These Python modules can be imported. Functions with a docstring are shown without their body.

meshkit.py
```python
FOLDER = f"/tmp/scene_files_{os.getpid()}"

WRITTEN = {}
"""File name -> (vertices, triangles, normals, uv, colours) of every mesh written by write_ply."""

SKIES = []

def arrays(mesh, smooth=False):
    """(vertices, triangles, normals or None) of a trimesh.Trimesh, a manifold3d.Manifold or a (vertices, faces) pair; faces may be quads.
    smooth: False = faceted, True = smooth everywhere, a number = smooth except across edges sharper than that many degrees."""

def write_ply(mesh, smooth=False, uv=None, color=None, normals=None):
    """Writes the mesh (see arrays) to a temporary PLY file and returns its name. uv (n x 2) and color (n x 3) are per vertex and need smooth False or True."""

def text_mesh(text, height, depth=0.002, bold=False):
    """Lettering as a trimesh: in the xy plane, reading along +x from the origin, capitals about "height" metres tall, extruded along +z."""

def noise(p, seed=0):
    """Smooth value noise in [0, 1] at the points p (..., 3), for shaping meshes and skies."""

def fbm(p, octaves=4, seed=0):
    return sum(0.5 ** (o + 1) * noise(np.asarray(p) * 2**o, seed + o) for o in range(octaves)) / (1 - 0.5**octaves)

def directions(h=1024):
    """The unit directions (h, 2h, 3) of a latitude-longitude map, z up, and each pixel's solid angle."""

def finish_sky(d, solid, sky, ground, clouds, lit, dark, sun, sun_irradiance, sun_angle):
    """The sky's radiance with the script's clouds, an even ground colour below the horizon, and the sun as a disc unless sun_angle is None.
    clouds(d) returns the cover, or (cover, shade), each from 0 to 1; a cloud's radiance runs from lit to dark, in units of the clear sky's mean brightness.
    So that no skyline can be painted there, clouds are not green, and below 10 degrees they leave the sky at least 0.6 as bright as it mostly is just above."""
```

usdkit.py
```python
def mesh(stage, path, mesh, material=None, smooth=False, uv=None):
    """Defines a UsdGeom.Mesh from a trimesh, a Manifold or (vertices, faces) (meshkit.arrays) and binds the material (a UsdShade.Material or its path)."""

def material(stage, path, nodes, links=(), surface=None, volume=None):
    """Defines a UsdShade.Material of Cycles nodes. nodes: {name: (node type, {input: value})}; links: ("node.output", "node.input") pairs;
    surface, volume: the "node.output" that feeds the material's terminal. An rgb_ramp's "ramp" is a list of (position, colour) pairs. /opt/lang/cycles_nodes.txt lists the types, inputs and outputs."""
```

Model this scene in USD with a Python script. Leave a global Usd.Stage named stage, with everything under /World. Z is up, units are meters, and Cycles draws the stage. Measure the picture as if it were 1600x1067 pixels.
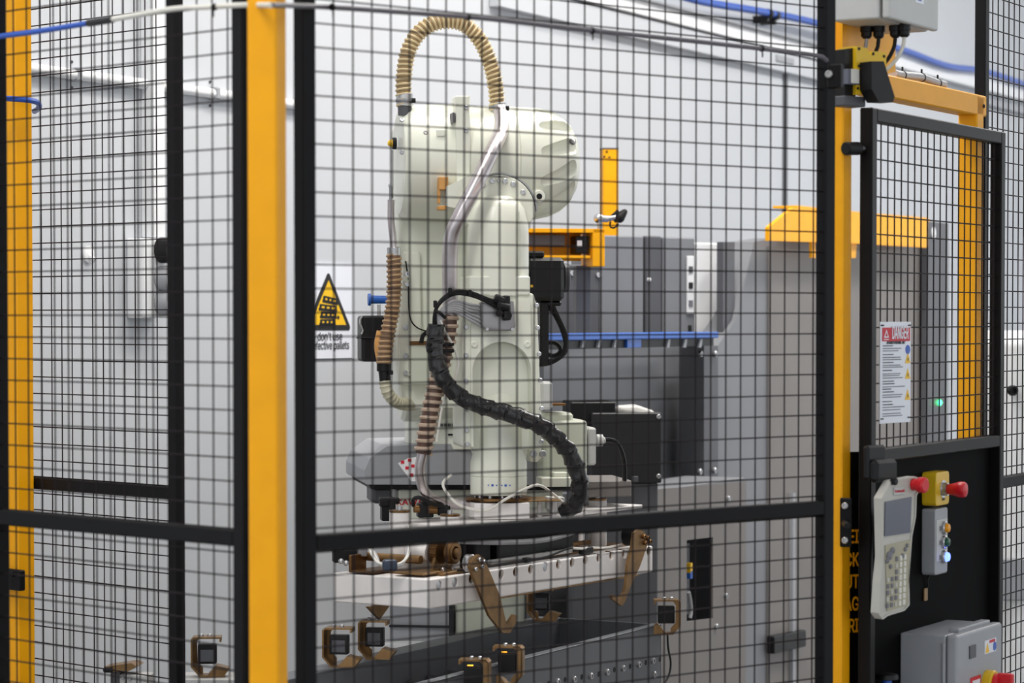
import math, random
import numpy as np, trimesh, usdkit, meshkit
from shapely.geometry import Polygon
from shapely import affinity
from pxr import Usd, UsdGeom, UsdLux, UsdShade, Gf, Sdf

random.seed(7); RNG = np.random.default_rng(7)
stage = Usd.Stage.CreateInMemory()
UsdGeom.SetStageUpAxis(stage, UsdGeom.Tokens.z); UsdGeom.SetStageMetersPerUnit(stage, 1.0)
UsdGeom.Xform.Define(stage, '/World'); UsdGeom.Scope.Define(stage, '/World/Looks')

# ------------------------------------------------------------------ camera, light, exposure
F, PPX, PPY, EYE = 4000.0, 800.0, 617.0, 1.75        # focal length in pixels, principal point, eye height
PITCH = math.atan(120 / F)
cam = UsdGeom.Camera.Define(stage, '/World/camera')
cam.CreateHorizontalApertureAttr(36.0); cam.CreateVerticalApertureAttr(36.0 * 1067 / 1600)
cam.CreateFocalLengthAttr(36.0 * F / 1600)
cam.CreateVerticalApertureOffsetAttr(36.0 / 1600 * (PPY - 533.5))
cam.CreateFStopAttr(4.2); cam.CreateFocusDistanceAttr(8.1)
cam.CreateClippingRangeAttr(Gf.Vec2f(0.1, 200)); cam.CreateExposureAttr(0.0)
cam.AddTranslateOp().Set(Gf.Vec3d(0, 0, EYE)); cam.AddRotateXOp().Set(90 - math.degrees(PITCH))

dome = UsdLux.DomeLight.Define(stage, '/World/ambient_light'); dome.CreateIntensityAttr(0.43); dome.CreateColorAttr(Gf.Vec3f(0.93, 0.97, 1.0))
def area_light(name, loc, size, power, col=(1, 0.98, 0.95), rot=0):
    l = UsdLux.RectLight.Define(stage, '/World/' + name)
    l.CreateWidthAttr(size[0]); l.CreateHeightAttr(size[1]); l.CreateIntensityAttr(power); l.CreateColorAttr(Gf.Vec3f(*col))
    l.AddTranslateOp().Set(Gf.Vec3d(*loc)); l.AddRotateZOp().Set(rot)
area_light('ceiling_lamp_light', (0.6, 9.0, 5.4), (0.6, 4.5), 22.0, (1, 0.95, 0.88), -28)
area_light('ceiling_lamp_light_001', (3.2, 11.5, 5.4), (0.6, 4.5), 22.0, (1, 0.97, 0.93), -28)
area_light('ceiling_lamp_light_002', (-2.0, 3.6, 5.4), (0.6, 4.5), 19.0, (1, 0.97, 0.93), -28)
area_light('ceiling_lamp_light_003', (2.6, 4.4, 5.4), (0.6, 4.5), 3.0, (1, 0.97, 0.93), -28)
area_light('ceiling_lamp_light_004', (6.0, 15.5, 5.4), (0.6, 4.5), 26.0, (1, 0.98, 0.95), -28)

# ------------------------------------------------------------------ pixel rays and local frames
def ray(px, py):
    c, s = math.cos(PITCH), math.sin(PITCH); u, v = (px - PPX) / F, (PPY - py) / F
    return np.array([u, c + v * s, -s + v * c])
def P(px, py, Y):
    r = ray(px, py); return np.array([0, 0, EYE]) + r * (Y / r[1])
class Fr:
    """a frame standing upright: x runs along angle a (degrees from the picture plane, positive = away to the right), y away from the viewer, z up from the floor"""
    def __init__(s, px, Y, a, z=0.0, py=497):
        p = P(px, py, Y); t = math.radians(a); s.a = a
        s.o = np.array([p[0], p[1], z]); s.ex = np.array([math.cos(t), math.sin(t), 0]); s.ey = np.array([-math.sin(t), math.cos(t), 0])
        s.M = np.eye(4); s.M[:3, 0] = s.ex; s.M[:3, 1] = s.ey; s.M[:3, 3] = s.o
    def L(s, px, py, d=0.0):
        r = ray(px, py); c = np.array([0, 0, EYE]) - s.o
        t = (d - c @ s.ey) / (r @ s.ey); q = c + r * t
        return np.array([q @ s.ex, d, q[2]])
    def X(s, px, d=0.0): return s.L(px, 497, d)[0]
    def Wp(s, q): q = np.asarray(q, float); return s.o + q[..., :1] * s.ex + q[..., 1:2] * s.ey + q[..., 2:3] * np.array([0, 0, 1.0])
    def W(s, m): m = m.copy(); m.apply_transform(s.M); return m
    def pbox(s, x0, y0, x1, y1, d0, d1, ch=0.003, wide=None):
        """box whose front face (at depth d0) fills the pixel rectangle, y measured at its middle"""
        a, b, xm = s.X(x0, d0), s.X(x1, d0), (x0 + x1) / 2
        zt, zb = s.L(xm, y0, d0)[2], s.L(xm, y1, d0)[2]
        return s.W(bx(((a + b) / 2, (d0 + d1) / 2, (zt + zb) / 2), (abs(b - a), abs(d1 - d0), abs(zt - zb)), ch))
    def poly(s, pts, d): return [tuple(s.L(x, y, d)[[0, 2]]) for x, y in pts]
MAIN = Fr(490, 5.33, 39.9); LEFT = Fr(315, 5.46, -42.9); FARL = Fr(55, 7.70, -43.5)
GATE = Fr(1369, 6.87, 60.0); RIGHT = Fr(1580, 8.05, 60.0); WALL = Fr(520, 10.5, 62.3); MACH = Fr(1100, 11.0, 62.3)

# ------------------------------------------------------------------ mesh helpers
def cat(*ms):
    out = []
    for m in ms: out += list(m) if isinstance(m, (list, tuple)) else [m]
    return trimesh.util.concatenate(out)
def hull(p):
    return trimesh.convex.convex_hull(np.asarray(p, float))
def bx(c, s, ch=0.003):
    hx, hy, hz = np.asarray(s, float) / 2; ch = min(ch, 0.45 * min(hx, hy, hz) * 2 * 0.98)
    if ch <= 0:
        m = trimesh.creation.box(s); m.apply_translation(c); return m
    pts = []
    for i in (-1, 1):
        for j in (-1, 1):
            for k in (-1, 1):
                pts += [(i * hx, j * (hy - ch), k * (hz - ch)), (i * (hx - ch), j * hy, k * (hz - ch)), (i * (hx - ch), j * (hy - ch), k * hz)]
    m = hull(pts); m.apply_translation(c); return m
def rbx(c, s, r, n=3):
    """box with rounded edges"""
    sp = trimesh.creation.uv_sphere(r, count=[2 * n + 2, 4 * n]).vertices
    h = np.maximum(np.asarray(s, float) / 2 - r, 0)
    m = hull(np.concatenate([sp + h * np.array([i, j, k]) for i in (-1, 1) for j in (-1, 1) for k in (-1, 1)]))
    m.apply_translation(c); return m
def basis(d):
    d = np.asarray(d, float); d = d / np.linalg.norm(d)
    a = np.cross(d, [0, 0, 1.0] if abs(d[2]) < 0.9 else [1.0, 0, 0]); a /= np.linalg.norm(a)
    return d, a, np.cross(d, a)
def lathe(p0, d, prof, n=20):
    """turned solid: prof = (distance along d, radius) pairs from p0"""
    d, a, b = basis(d); p0 = np.asarray(p0, float); th = np.arange(n) * 2 * math.pi / n
    ring = np.cos(th)[:, None] * a + np.sin(th)[:, None] * b
    v, k = [p0 + d * prof[0][0]], len(prof)
    for t, r in prof: v += list(p0 + d * t + ring * r)
    v.append(p0 + d * prof[-1][0]); f = []
    for i in range(n):
        j = (i + 1) % n; f.append((0, 1 + j, 1 + i)); f.append((len(v) - 1, 1 + (k - 1) * n + i, 1 + (k - 1) * n + j))
        for q in range(k - 1):
            A, B = 1 + q * n, 1 + (q + 1) * n; f += [(A + i, A + j, B + j), (A + i, B + j, B + i)]
    m = trimesh.Trimesh(np.array(v), np.array(f), process=False); m.fix_normals(); return m
def cyl(p0, p1, r, n=20, r2=None, ch=0.0):
    p0, p1 = np.asarray(p0, float), np.asarray(p1, float); L = np.linalg.norm(p1 - p0); r2 = r if r2 is None else r2
    return lathe(p0, p1 - p0, [(0, r - ch), (ch, r), (L - ch, r2), (L, r2 - ch)] if ch else [(0, r), (L, r2)], n)
def spline(ctrl, n=12):
    c = np.asarray(ctrl, float); c = np.vstack([2 * c[0] - c[1], c, 2 * c[-1] - c[-2]]); out = []
    for i in range(1, len(c) - 2):
        for t in np.arange(n) / n:
            out.append(0.5 * ((2 * c[i]) + (c[i + 1] - c[i - 1]) * t + (2 * c[i - 1] - 5 * c[i] + 4 * c[i + 1] - c[i + 2]) * t * t + (3 * c[i] - c[i - 1] - 3 * c[i + 1] + c[i + 2]) * t ** 3))
    return np.array(out + [c[-2]])
def resample(p, step):
    L = np.r_[0, np.cumsum(np.linalg.norm(np.diff(p, axis=0), axis=1))]; n = max(2, int(round(L[-1] / step)) + 1); t = np.linspace(0, L[-1], n)
    return np.stack([np.interp(t, L, p[:, k]) for k in range(3)], 1), t
def tube(p, r, n=8):
    p = np.asarray(p, float); T = np.gradient(p, axis=0); T /= np.linalg.norm(T, axis=1, keepdims=True)
    a = basis(T[0])[1]; ths = np.arange(n) * 2 * math.pi / n; rr = np.broadcast_to(r, (len(p),)); v = []
    for i in range(len(p)):
        a = a - T[i] * (a @ T[i]); a /= np.linalg.norm(a); b = np.cross(T[i], a)
        v.append(p[i] + rr[i] * (np.cos(ths)[:, None] * a + np.sin(ths)[:, None] * b))
    v = np.vstack(v + [p[:1], p[-1:]]); f = []; m = len(p)
    for i in range(m - 1):
        for j in range(n):
            k = (j + 1) % n; f += [(i * n + j, i * n + k, (i + 1) * n + k), (i * n + j, (i + 1) * n + k, (i + 1) * n + j)]
    for j in range(n):
        k = (j + 1) % n; f += [(m * n, k, j), (m * n + 1, (m - 1) * n + j, (m - 1) * n + k)]
    return trimesh.Trimesh(v, np.array(f), process=False)
def cable(ctrl, r, n=8, step=0.012): return tube(resample(spline(ctrl), step)[0], r, n)
def corrugated(ctrl, r, pitch=0.018, amp=0.09, n=20):
    p, t = resample(spline(ctrl, 24), pitch / 6); ph = (t / pitch) % 1
    return tube(p, r * (1 - amp + 2 * amp * np.clip(np.exp(-((ph - 0.5) / 0.16) ** 2), 0, 1)), n)
def helix(ctrl, r, pitch, w, n=6):
    """the raised winding of a spiral hose"""
    p, t = resample(spline(ctrl, 24), pitch / 18); T = np.gradient(p, axis=0); T /= np.linalg.norm(T, axis=1, keepdims=True); a = basis(T[0])[1]; out = []
    for i in range(len(p)):
        a = a - T[i] * (a @ T[i]); a /= np.linalg.norm(a); b = np.cross(T[i], a); k = 2 * math.pi * t[i] / pitch
        out.append(p[i] + r * (math.cos(k) * a + math.sin(k) * b))
    return tube(np.array(out), w, n)
def spiral_hose(name, ctrl, r, pitch, m, mh_, label):
    h = rob.part(name, tube(resample(spline(ctrl, 24), pitch / 3)[0], r * 0.9, 20), m, label)
    h.part('winding', helix(ctrl, r * 0.93, pitch, pitch * 0.27), mh_); return h
def wrapped(ctrl, r, n=14, pitch=0.05):
    """a cable sleeve wrapped in creased tape"""
    p, t = resample(spline(ctrl, 24), 0.006); m = tube(p, r, n); v = np.array(m.vertices); k = len(p)
    c = np.repeat(p, n, 0); d = v[:k * n] - c; ang = np.tile(np.arange(n) / n, k); tt = np.repeat(t, n)
    saw = ((tt / pitch + ang) % 1) * 0.22; nz = meshkit.noise(v[:k * n] * 45, 3) * 0.34 - 0.06
    v[:k * n] = c + d * (0.82 + saw + nz)[:, None]; m.vertices = v; return m
def rpoly(pts, r=0.0):
    p = Polygon(pts)
    p = p if p.is_valid else p.buffer(0)
    return p.buffer(-r, join_style=2).buffer(r, quad_segs=5) if r else p
def prism(pts, y0, y1, r=0.0, holes=()):
    """polygon in (x, z), swept along y"""
    p = pts if isinstance(pts, Polygon) else rpoly(pts, r)
    for h in holes: p = p.difference(h if isinstance(h, Polygon) else Polygon(h))
    m = trimesh.creation.extrude_polygon(p, abs(y1 - y0), engine='earcut'); v = np.array(m.vertices)
    m.vertices = np.stack([v[:, 0], min(y0, y1) + v[:, 2], v[:, 1]], 1); m.invert(); m.fix_normals(); return m
def bprism(pts, y0, y1, r=0.02, b=0.01):
    """convex rounded prism with bevelled rims"""
    p = rpoly(pts, r); q = p.buffer(-b); o = []
    o += [(x, y0, z) for x, z in q.exterior.coords] + [(x, y1, z) for x, z in q.exterior.coords]
    q = p.buffer(-b * 0.3); w = b * 0.3 * (1 if y1 > y0 else -1)
    o += [(x, y0 + w, z) for x, z in q.exterior.coords] + [(x, y1 - w, z) for x, z in q.exterior.coords]
    w = b * (1 if y1 > y0 else -1)
    o += [(x, y0 + w, z) for x, z in p.exterior.coords] + [(x, y1 - w, z) for x, z in p.exterior.coords]
    return hull(o)
def blob(spheres, n=10):
    """hull of balls (x, y, z, r)"""
    s = trimesh.creation.uv_sphere(1.0, count=[n, 2 * n]).vertices
    return hull(np.concatenate([s * r + np.array([x, y, z]) for x, y, z, r in spheres]))
def boolean(a, b, op='difference'):
    import manifold3d as mf
    def M(m):
        m = m.copy(); m.merge_vertices(); return mf.Manifold(mf.Mesh(np.asarray(m.vertices, np.float32), np.asarray(m.faces, np.uint32)))
    A = M(a)
    for x in (b if isinstance(b, list) else [b]): A = (A - M(x)) if op == 'difference' else (A + M(x))
    q = A.to_mesh(); return trimesh.Trimesh(q.vert_properties[:, :3], q.tri_verts, process=False)
def bolt(p, d, r=0.008, h=0.006): return lathe(p, d, [(0, r), (h * 0.7, r), (h, r * 0.8), (h, r * 0.5), (h * 0.55, r * 0.45)], 10)
def text(s, h, depth=0.0015, bold=False, center=True):
    """lettering facing -y, in (x, z)"""
    m = meshkit.text_mesh(s, h, depth, bold); v = np.array(m.vertices)
    if center: v[:, 0] -= (v[:, 0].min() + v[:, 0].max()) / 2
    m.vertices = np.stack([v[:, 0], -v[:, 2], v[:, 1]], 1); m.fix_normals(); return m
def mv(m, *t): m = m.copy(); m.apply_translation(t); return m
def sc(m, x=1, y=1, z=1): m = m.copy(); m.apply_transform(np.diag([x, y, z, 1.0])); return m

# ------------------------------------------------------------------ materials
def lin(c): return tuple((x / 255 / 12.92) if x / 255 <= 0.04045 else ((x / 255 + 0.055) / 1.055) ** 2.4 for x in c)
def mat(name, rgb, rough=0.5, metal=0.0, var=0.06, scale=14.0, bump=0.0, bscale=120.0, coat=0.0, spec=None, emit=None, dirt=None):
    c = np.array(lin(rgb)); nodes = {'tc': ('geometry', {}), 'n': ('noise_texture', {'scale': scale, 'detail': 4.0}), 'p': ('principled_bsdf', {'roughness': rough, 'metallic': metal})}
    lo, hi = c * (1 - var), np.minimum(c * (1 + var), 1)
    stops = [(0.3, tuple(lo)), (0.7, tuple(hi))]
    if dirt is not None: stops = [(0.28, tuple(np.array(lin(dirt)))), (0.42, tuple(lo)), (0.7, tuple(hi))]
    nodes['r'] = ('rgb_ramp', {'ramp': stops}); links = [('tc.position', 'n.vector'), ('n.fac', 'r.fac'), ('r.color', 'p.base_color')]
    if spec is not None: nodes['p'][1]['specular_ior_level'] = spec
    if coat: nodes['p'][1].update({'coat_weight': coat, 'coat_roughness': 0.15})
    if emit: nodes['p'][1].update({'emission_color': lin(emit[0]), 'emission_strength': emit[1]})
    if bump:
        nodes['bn'] = ('noise_texture', {'scale': bscale, 'detail': 3.0}); nodes['b'] = ('bump', {'strength': bump, 'distance': 0.002})
        links += [('tc.position', 'bn.vector'), ('bn.fac', 'b.height'), ('b.normal', 'p.normal')]
    return usdkit.material(stage, '/World/Looks/' + name, nodes, links, surface='p.BSDF')
M = {}
M['black'] = mat('black_paint', (14, 14, 17), 0.5, var=0.15, bump=0.15, bscale=400, spec=0.18)
M['matblack'] = mat('matt_black_plate', (7, 7, 8), 0.7, var=0.1, spec=0.06)
M['blackwire'] = mat('black_wire', (24, 16, 20), 0.55, var=0.1, spec=0.2)
M['darkframe'] = mat('dark_gate_paint', (17, 14, 13), 0.45, var=0.12, spec=0.16)
M['yellow'] = mat('yellow_paint', (252, 174, 0), 0.45, spec=0.3, var=0.04, bump=0.06, bscale=300)
M['yellowplastic'] = mat('yellow_plastic', (225, 184, 30), 0.4, var=0.05)
M['cream'] = mat('robot_cream', (232, 234, 220), 0.33, var=0.025, bump=0.05, bscale=260, coat=0.15)
M['cream2'] = mat('robot_cream_aged', (212, 216, 200), 0.38, var=0.03, bump=0.05, bscale=260)
M['wall'] = mat('wall_paint', (196, 199, 204), 0.7, var=0.015, scale=1.5)
M['white'] = mat('white_paint', (235, 236, 238), 0.5, var=0.02)
M['whiteplastic'] = mat('white_plastic', (240, 236, 234), 0.4, var=0.03, bump=0.08, bscale=90)
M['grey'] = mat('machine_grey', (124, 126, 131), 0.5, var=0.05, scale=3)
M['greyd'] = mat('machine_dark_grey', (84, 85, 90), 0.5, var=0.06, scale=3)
M['greyw'] = mat('machine_warm_grey', (122, 117, 114), 0.5, var=0.06, scale=3)
M['conv'] = mat('conveyor_grey', (96, 99, 104), 0.45, var=0.07, scale=6)
M['encl'] = mat('enclosure_grey', (158, 160, 165), 0.45, var=0.03)
M['lightgrey'] = mat('light_grey_plastic', (196, 196, 194), 0.45, var=0.03)
M['pendant'] = mat('pendant_beige', (196, 194, 186), 0.5, var=0.03)
M['keypad'] = mat('keypad_membrane', (176, 170, 146), 0.5, var=0.04)
M['hose'] = mat('hose_beige', (158, 132, 92), 0.45, var=0.14, scale=22, bump=0.1)
M['hoseb'] = mat('hose_brown', (128, 96, 70), 0.42, var=0.2, scale=26, bump=0.1)
M['hosed'] = mat('hose_dark_brown', (98, 72, 60), 0.42, var=0.22, scale=26, bump=0.1)
M['hosep'] = mat('hose_pale', (200, 196, 172), 0.5, var=0.08, scale=26)
M['helix'] = mat('hose_helix', (214, 194, 152), 0.4, var=0.10)
M['helixb'] = mat('hose_helix_brown', (176, 144, 108), 0.4, var=0.14)
M['helixd'] = mat('hose_helix_tan', (188, 166, 146), 0.4, var=0.12)
M['shadedline'] = mat('shaded_grey_hose', (104, 100, 106), 0.45, var=0.06)  # air line grey with shadow mixed into the colour
M['steel'] = mat('stainless_steel', (205, 198, 200), 0.33, 1.0, var=0.08, scale=40)
M['zinc'] = mat('zinc_steel', (190, 190, 192), 0.32, 1.0, var=0.1, scale=60)
M['brass'] = mat('yellow_chromate_steel', (138, 108, 72), 0.40, 0.75, var=0.25, scale=18, bump=0.08)
M['bronze'] = mat('bronze_steel', (124, 92, 58), 0.35, 0.9, var=0.25, scale=24)
M['rubber'] = mat('black_rubber', (15, 15, 16), 0.55, var=0.15, spec=0.3)
M['tape'] = mat('black_tape', (30, 30, 32), 0.18, var=0.3, scale=30, bump=0.5, bscale=130)
M['blackplastic'] = mat('black_plastic', (15, 15, 17), 0.4, var=0.12, spec=0.3)
M['cablegrey'] = mat('cable_grey', (168, 168, 172), 0.35, var=0.06)
M['cablewhite'] = mat('cable_white', (226, 224, 216), 0.4, var=0.04)
M['blue'] = mat('blue_plastic', (38, 96, 186), 0.35, var=0.08)
M['bluehose'] = mat('blue_hose', (44, 88, 184), 0.35, var=0.06)
M['red'] = mat('red_plastic', (205, 24, 36), 0.35, var=0.05)
M['redink'] = mat('red_ink', (205, 30, 52), 0.5, var=0.03)
M['paper'] = mat('sign_white', (233, 236, 245), 0.35, var=0.01)
M['ink'] = mat('black_ink', (22, 22, 26), 0.5, var=0.02)
M['greyink'] = mat('grey_ink', (116, 116, 124), 0.5, var=0.02)
M['signyellow'] = mat('sign_yellow', (248, 196, 12), 0.4, var=0.02)
M['blueink'] = mat('blue_ink', (60, 100, 190), 0.5, var=0.02)
M['orange'] = mat('orange_block', (216, 158, 88), 0.5, var=0.08)
M['green'] = mat('green_lens', (16, 84, 60), 0.2, var=0.03)
M['amberlens'] = mat('amber_lens', (240, 160, 20), 0.25, var=0.03)
M['screen'] = mat('dark_lcd', (96, 99, 112), 0.18, var=0.03)
M['bluelit'] = mat('lit_blue_lens', (60, 90, 255), 0.3, emit=((86, 110, 255), 5.0))
M['amberlit'] = mat('lit_amber_led', (255, 170, 40), 0.3, emit=((255, 165, 40), 6.0))
M['greenlit'] = mat('lit_green_led', (30, 255, 120), 0.3, emit=((30, 235, 110), 30.0))
M['floor'] = mat('floor_paint', (128, 130, 132), 0.45, var=0.08, scale=2)
M['clearplastic'] = mat('crumpled_film', (196, 194, 190), 0.2, var=0.15, bump=0.6, bscale=70)
M['silver'] = mat('silver_box', (150, 148, 150), 0.35, 0.6, var=0.05)
M['bluetape'] = mat('blue_grey_tape', (52, 64, 84), 0.35, var=0.2, bump=0.3)

# ------------------------------------------------------------------ things and parts
COUNT = {}
def numbered(parent, name):
    k = (parent, name); n = COUNT.get(k, 0); COUNT[k] = n + 1
    return name if n == 0 else f'{name}_{n:03d}'
class Part:
    def __init__(s, path, inv): s.path, s.inv = path, inv
    def part(s, name, mesh, m, label=None, kind=None, smooth=32):
        path = s.path + '/' + numbered(s.path, name); g = mesh.copy(); g.apply_transform(s.inv)
        pr = usdkit.mesh(stage, path, g, M[m], smooth).GetPrim()
        if label: pr.SetCustomDataByKey('label', label)
        if kind: pr.SetCustomDataByKey('kind', kind)
        return Part(path, s.inv)
class Thing(Part):
    def __init__(s, name, label, category, loc, rot=0.0, group=None, kind=None):
        s.name = name; path = '/World/' + numbered('/World', name); x = UsdGeom.Xform.Define(stage, path)
        loc = np.asarray(loc, float); x.AddTranslateOp().Set(Gf.Vec3d(*map(float, loc))); x.AddRotateZOp().Set(float(rot))
        t = math.radians(rot); A = np.eye(4); A[:2, :2] = [[math.cos(t), -math.sin(t)], [math.sin(t), math.cos(t)]]; A[:3, 3] = loc
        super().__init__(path, np.linalg.inv(A)); s.prim = x.GetPrim(); s.category = category; s.group = group; s.tag(label, category, group, kind)
    def tag(s, label, category, group, kind):
        for k, v in (('label', label), ('category', category), ('group', group), ('kind', kind)):
            if v: s.prim.SetCustomDataByKey(k, v)
    def copy(s, loc, rot, label):
        r = Thing(s.name, label, s.category, loc, rot, s.group); r.prim.GetReferences().AddInternalReference(s.prim.GetPath()); r.prim.SetInstanceable(True); return r
def single(name, label, category, mesh, m, group=None, kind=None, smooth=32):
    path = '/World/' + numbered('/World', name); pr = usdkit.mesh(stage, path, mesh, M[m], smooth).GetPrim()
    for k, v in (('label', label), ('category', category), ('group', group), ('kind', kind)):
        if v: pr.SetCustomDataByKey(k, v)
    return Part(path, np.eye(4))
def at(fr, x, d=0.0, z=0.0): return fr.Wp(np.array([x, d, z]))

# ================================================================== the setting
floor = bx((2, 11, -0.1), (30, 34, 0.2), 0); single('floor', 'grey painted concrete floor of the hall', 'floor', floor, 'floor', kind='structure')
single('ceiling', 'plain pale ceiling of the hall', 'ceiling', bx((2, 11, 5.7), (30, 34, 0.2), 0), 'white', kind='structure')
xw0, xw1 = WALL.X(-60) - 3.0, WALL.X(1600) + 6
single('wall_back', 'smooth light grey wall behind the robot cell', 'wall', WALL.W(bx(((xw0 + xw1) / 2, 0.1, 2.8), (xw1 - xw0, 0.2, 5.6), 0)), 'wall', kind='structure')

# ================================================================== fence panels
def fence_panel(name, label, fr, x0, x1, z0, z1, rails, phx, phz, t=0.035, wire=0.0019, fm='black', category='fence panel', open_bottom=None, left=True, right=True):
    th = Thing(name, label, category, at(fr, (x0 + x1) / 2, 0, 0), fr.a)
    if left: th.part('frame_upright', fr.W(bx((x0 + t / 2, 0, (z0 + z1) / 2), (t, t, z1 - z0), 0.003)), fm)
    if right: th.part('frame_upright', fr.W(bx((x1 - t / 2, 0, (z0 + z1) / 2), (t, t, z1 - z0), 0.003)), fm)
    for z in [z0 + t / 2, z1 - t / 2] + list(rails):
        th.part('frame_rail', fr.W(bx(((x0 + x1) / 2, 0, z), (x1 - x0 - 2 * t, t, t), 0.003)), fm)
    zb = z0 if open_bottom is None else open_bottom
    k = math.ceil((x0 + t - phx) / 0.05)
    while phx + k * 0.05 < x1 - t:
        x = phx + k * 0.05; k += 1
        th.part('wire', fr.W(cyl((x, 0, zb + 0.01), (x, 0, z1 - 0.01), wire, 6)), 'blackwire')
    k = math.ceil((zb + 0.03 - phz) / 0.05)
    while phz + k * 0.05 < z1 - 0.02:
        z = phz + k * 0.05; k += 1
        th.part('wire', fr.W(cyl((x0 + t * 0.5, -2 * wire * 0.9, z), (x1 - t * 0.5, -2 * wire * 0.9, z), wire, 6)), 'blackwire')
    return th
ZT = 2.82
zr = MAIN.L(890, 820)[2]
fence_panel('mesh_fence_panel', 'large black wire mesh panel filling the middle, in front of the robot', MAIN, MAIN.X(466), MAIN.X(1297), 0.12, ZT, [zr], MAIN.X(522), MAIN.L(522, 39)[2])
zr = LEFT.L(180, 823)[2]
fence_panel('mesh_fence_panel', 'black wire mesh panel just left of the wide yellow corner post', LEFT, LEFT.X(-10), LEFT.X(389), 0.12, ZT, [zr], LEFT.X(309), LEFT.L(309, 419)[2])
zr = FARL.L(150, 761)[2]
fence_panel('mesh_fence_panel', 'more distant black mesh panel right of the leftmost yellow post', FARL, FARL.X(20, 0), FARL.X(281), 0.12, ZT, [zr], FARL.X(65), FARL.L(65, 354)[2])
fence_panel('mesh_fence_panel', 'black mesh panel cut off by the left picture edge, bolted to the leftmost yellow post', FARL, FARL.X(-260), FARL.X(6), 0.12, ZT, [zr], FARL.X(-3), FARL.L(65, 354)[2])
zr = RIGHT.L(1585, 750)[2]
fence_panel('mesh_fence_panel', 'black mesh panel at the right picture edge beyond the gate', RIGHT, RIGHT.X(1529), RIGHT.X(1760), 0.12, ZT + 0.1, [zr], RIGHT.X(1557), RIGHT.L(1557, 23)[2])

# yellow posts
def post(name, label, px, py, Y, a, w, top, extra=None):
    p = P(px, py, Y); th = Thing(name, label, 'post', (p[0], p[1], 0), a)
    fr = Fr(px, Y, a); fr.o = np.array([p[0], p[1], 0.0]); fr.M[:3, 3] = fr.o
    th.part('tube', fr.W(bx((0, 0, top / 2 + 0.005), (w, w, top - 0.01), 0.004)), 'yellow')
    th.part('base_plate', fr.W(bx((0, 0, 0.005), (w + 0.09, w + 0.09, 0.01), 0.001)), 'yellow')
    return th, fr
post('yellow_fence_post', 'wide bright yellow corner post between the two near mesh panels', 418, 497, 5.20, 77, 0.063, 2.78)
post('yellow_fence_post', 'leftmost yellow post, at the left picture edge behind the near mesh', 29.5, 497, 7.66, -43.5, 0.062, 2.85)
YG = GATE.Wp(GATE.L(1307, 497, 0.07))[1]
gp, GP = post('yellow_fence_post', 'narrow yellow gate post left of the gate carrying the safety switch', 1307, 497, YG, 60, 0.060, 2.72)
xg2 = 1515.5
post('yellow_fence_post', 'yellow gate post seen through the mesh of the gate', xg2, 497, GP.Wp(GP.L(xg2, 497))[1], 60, 0.060, GP.L(1400, 120, -0.03)[2] - 0.003)

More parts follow.
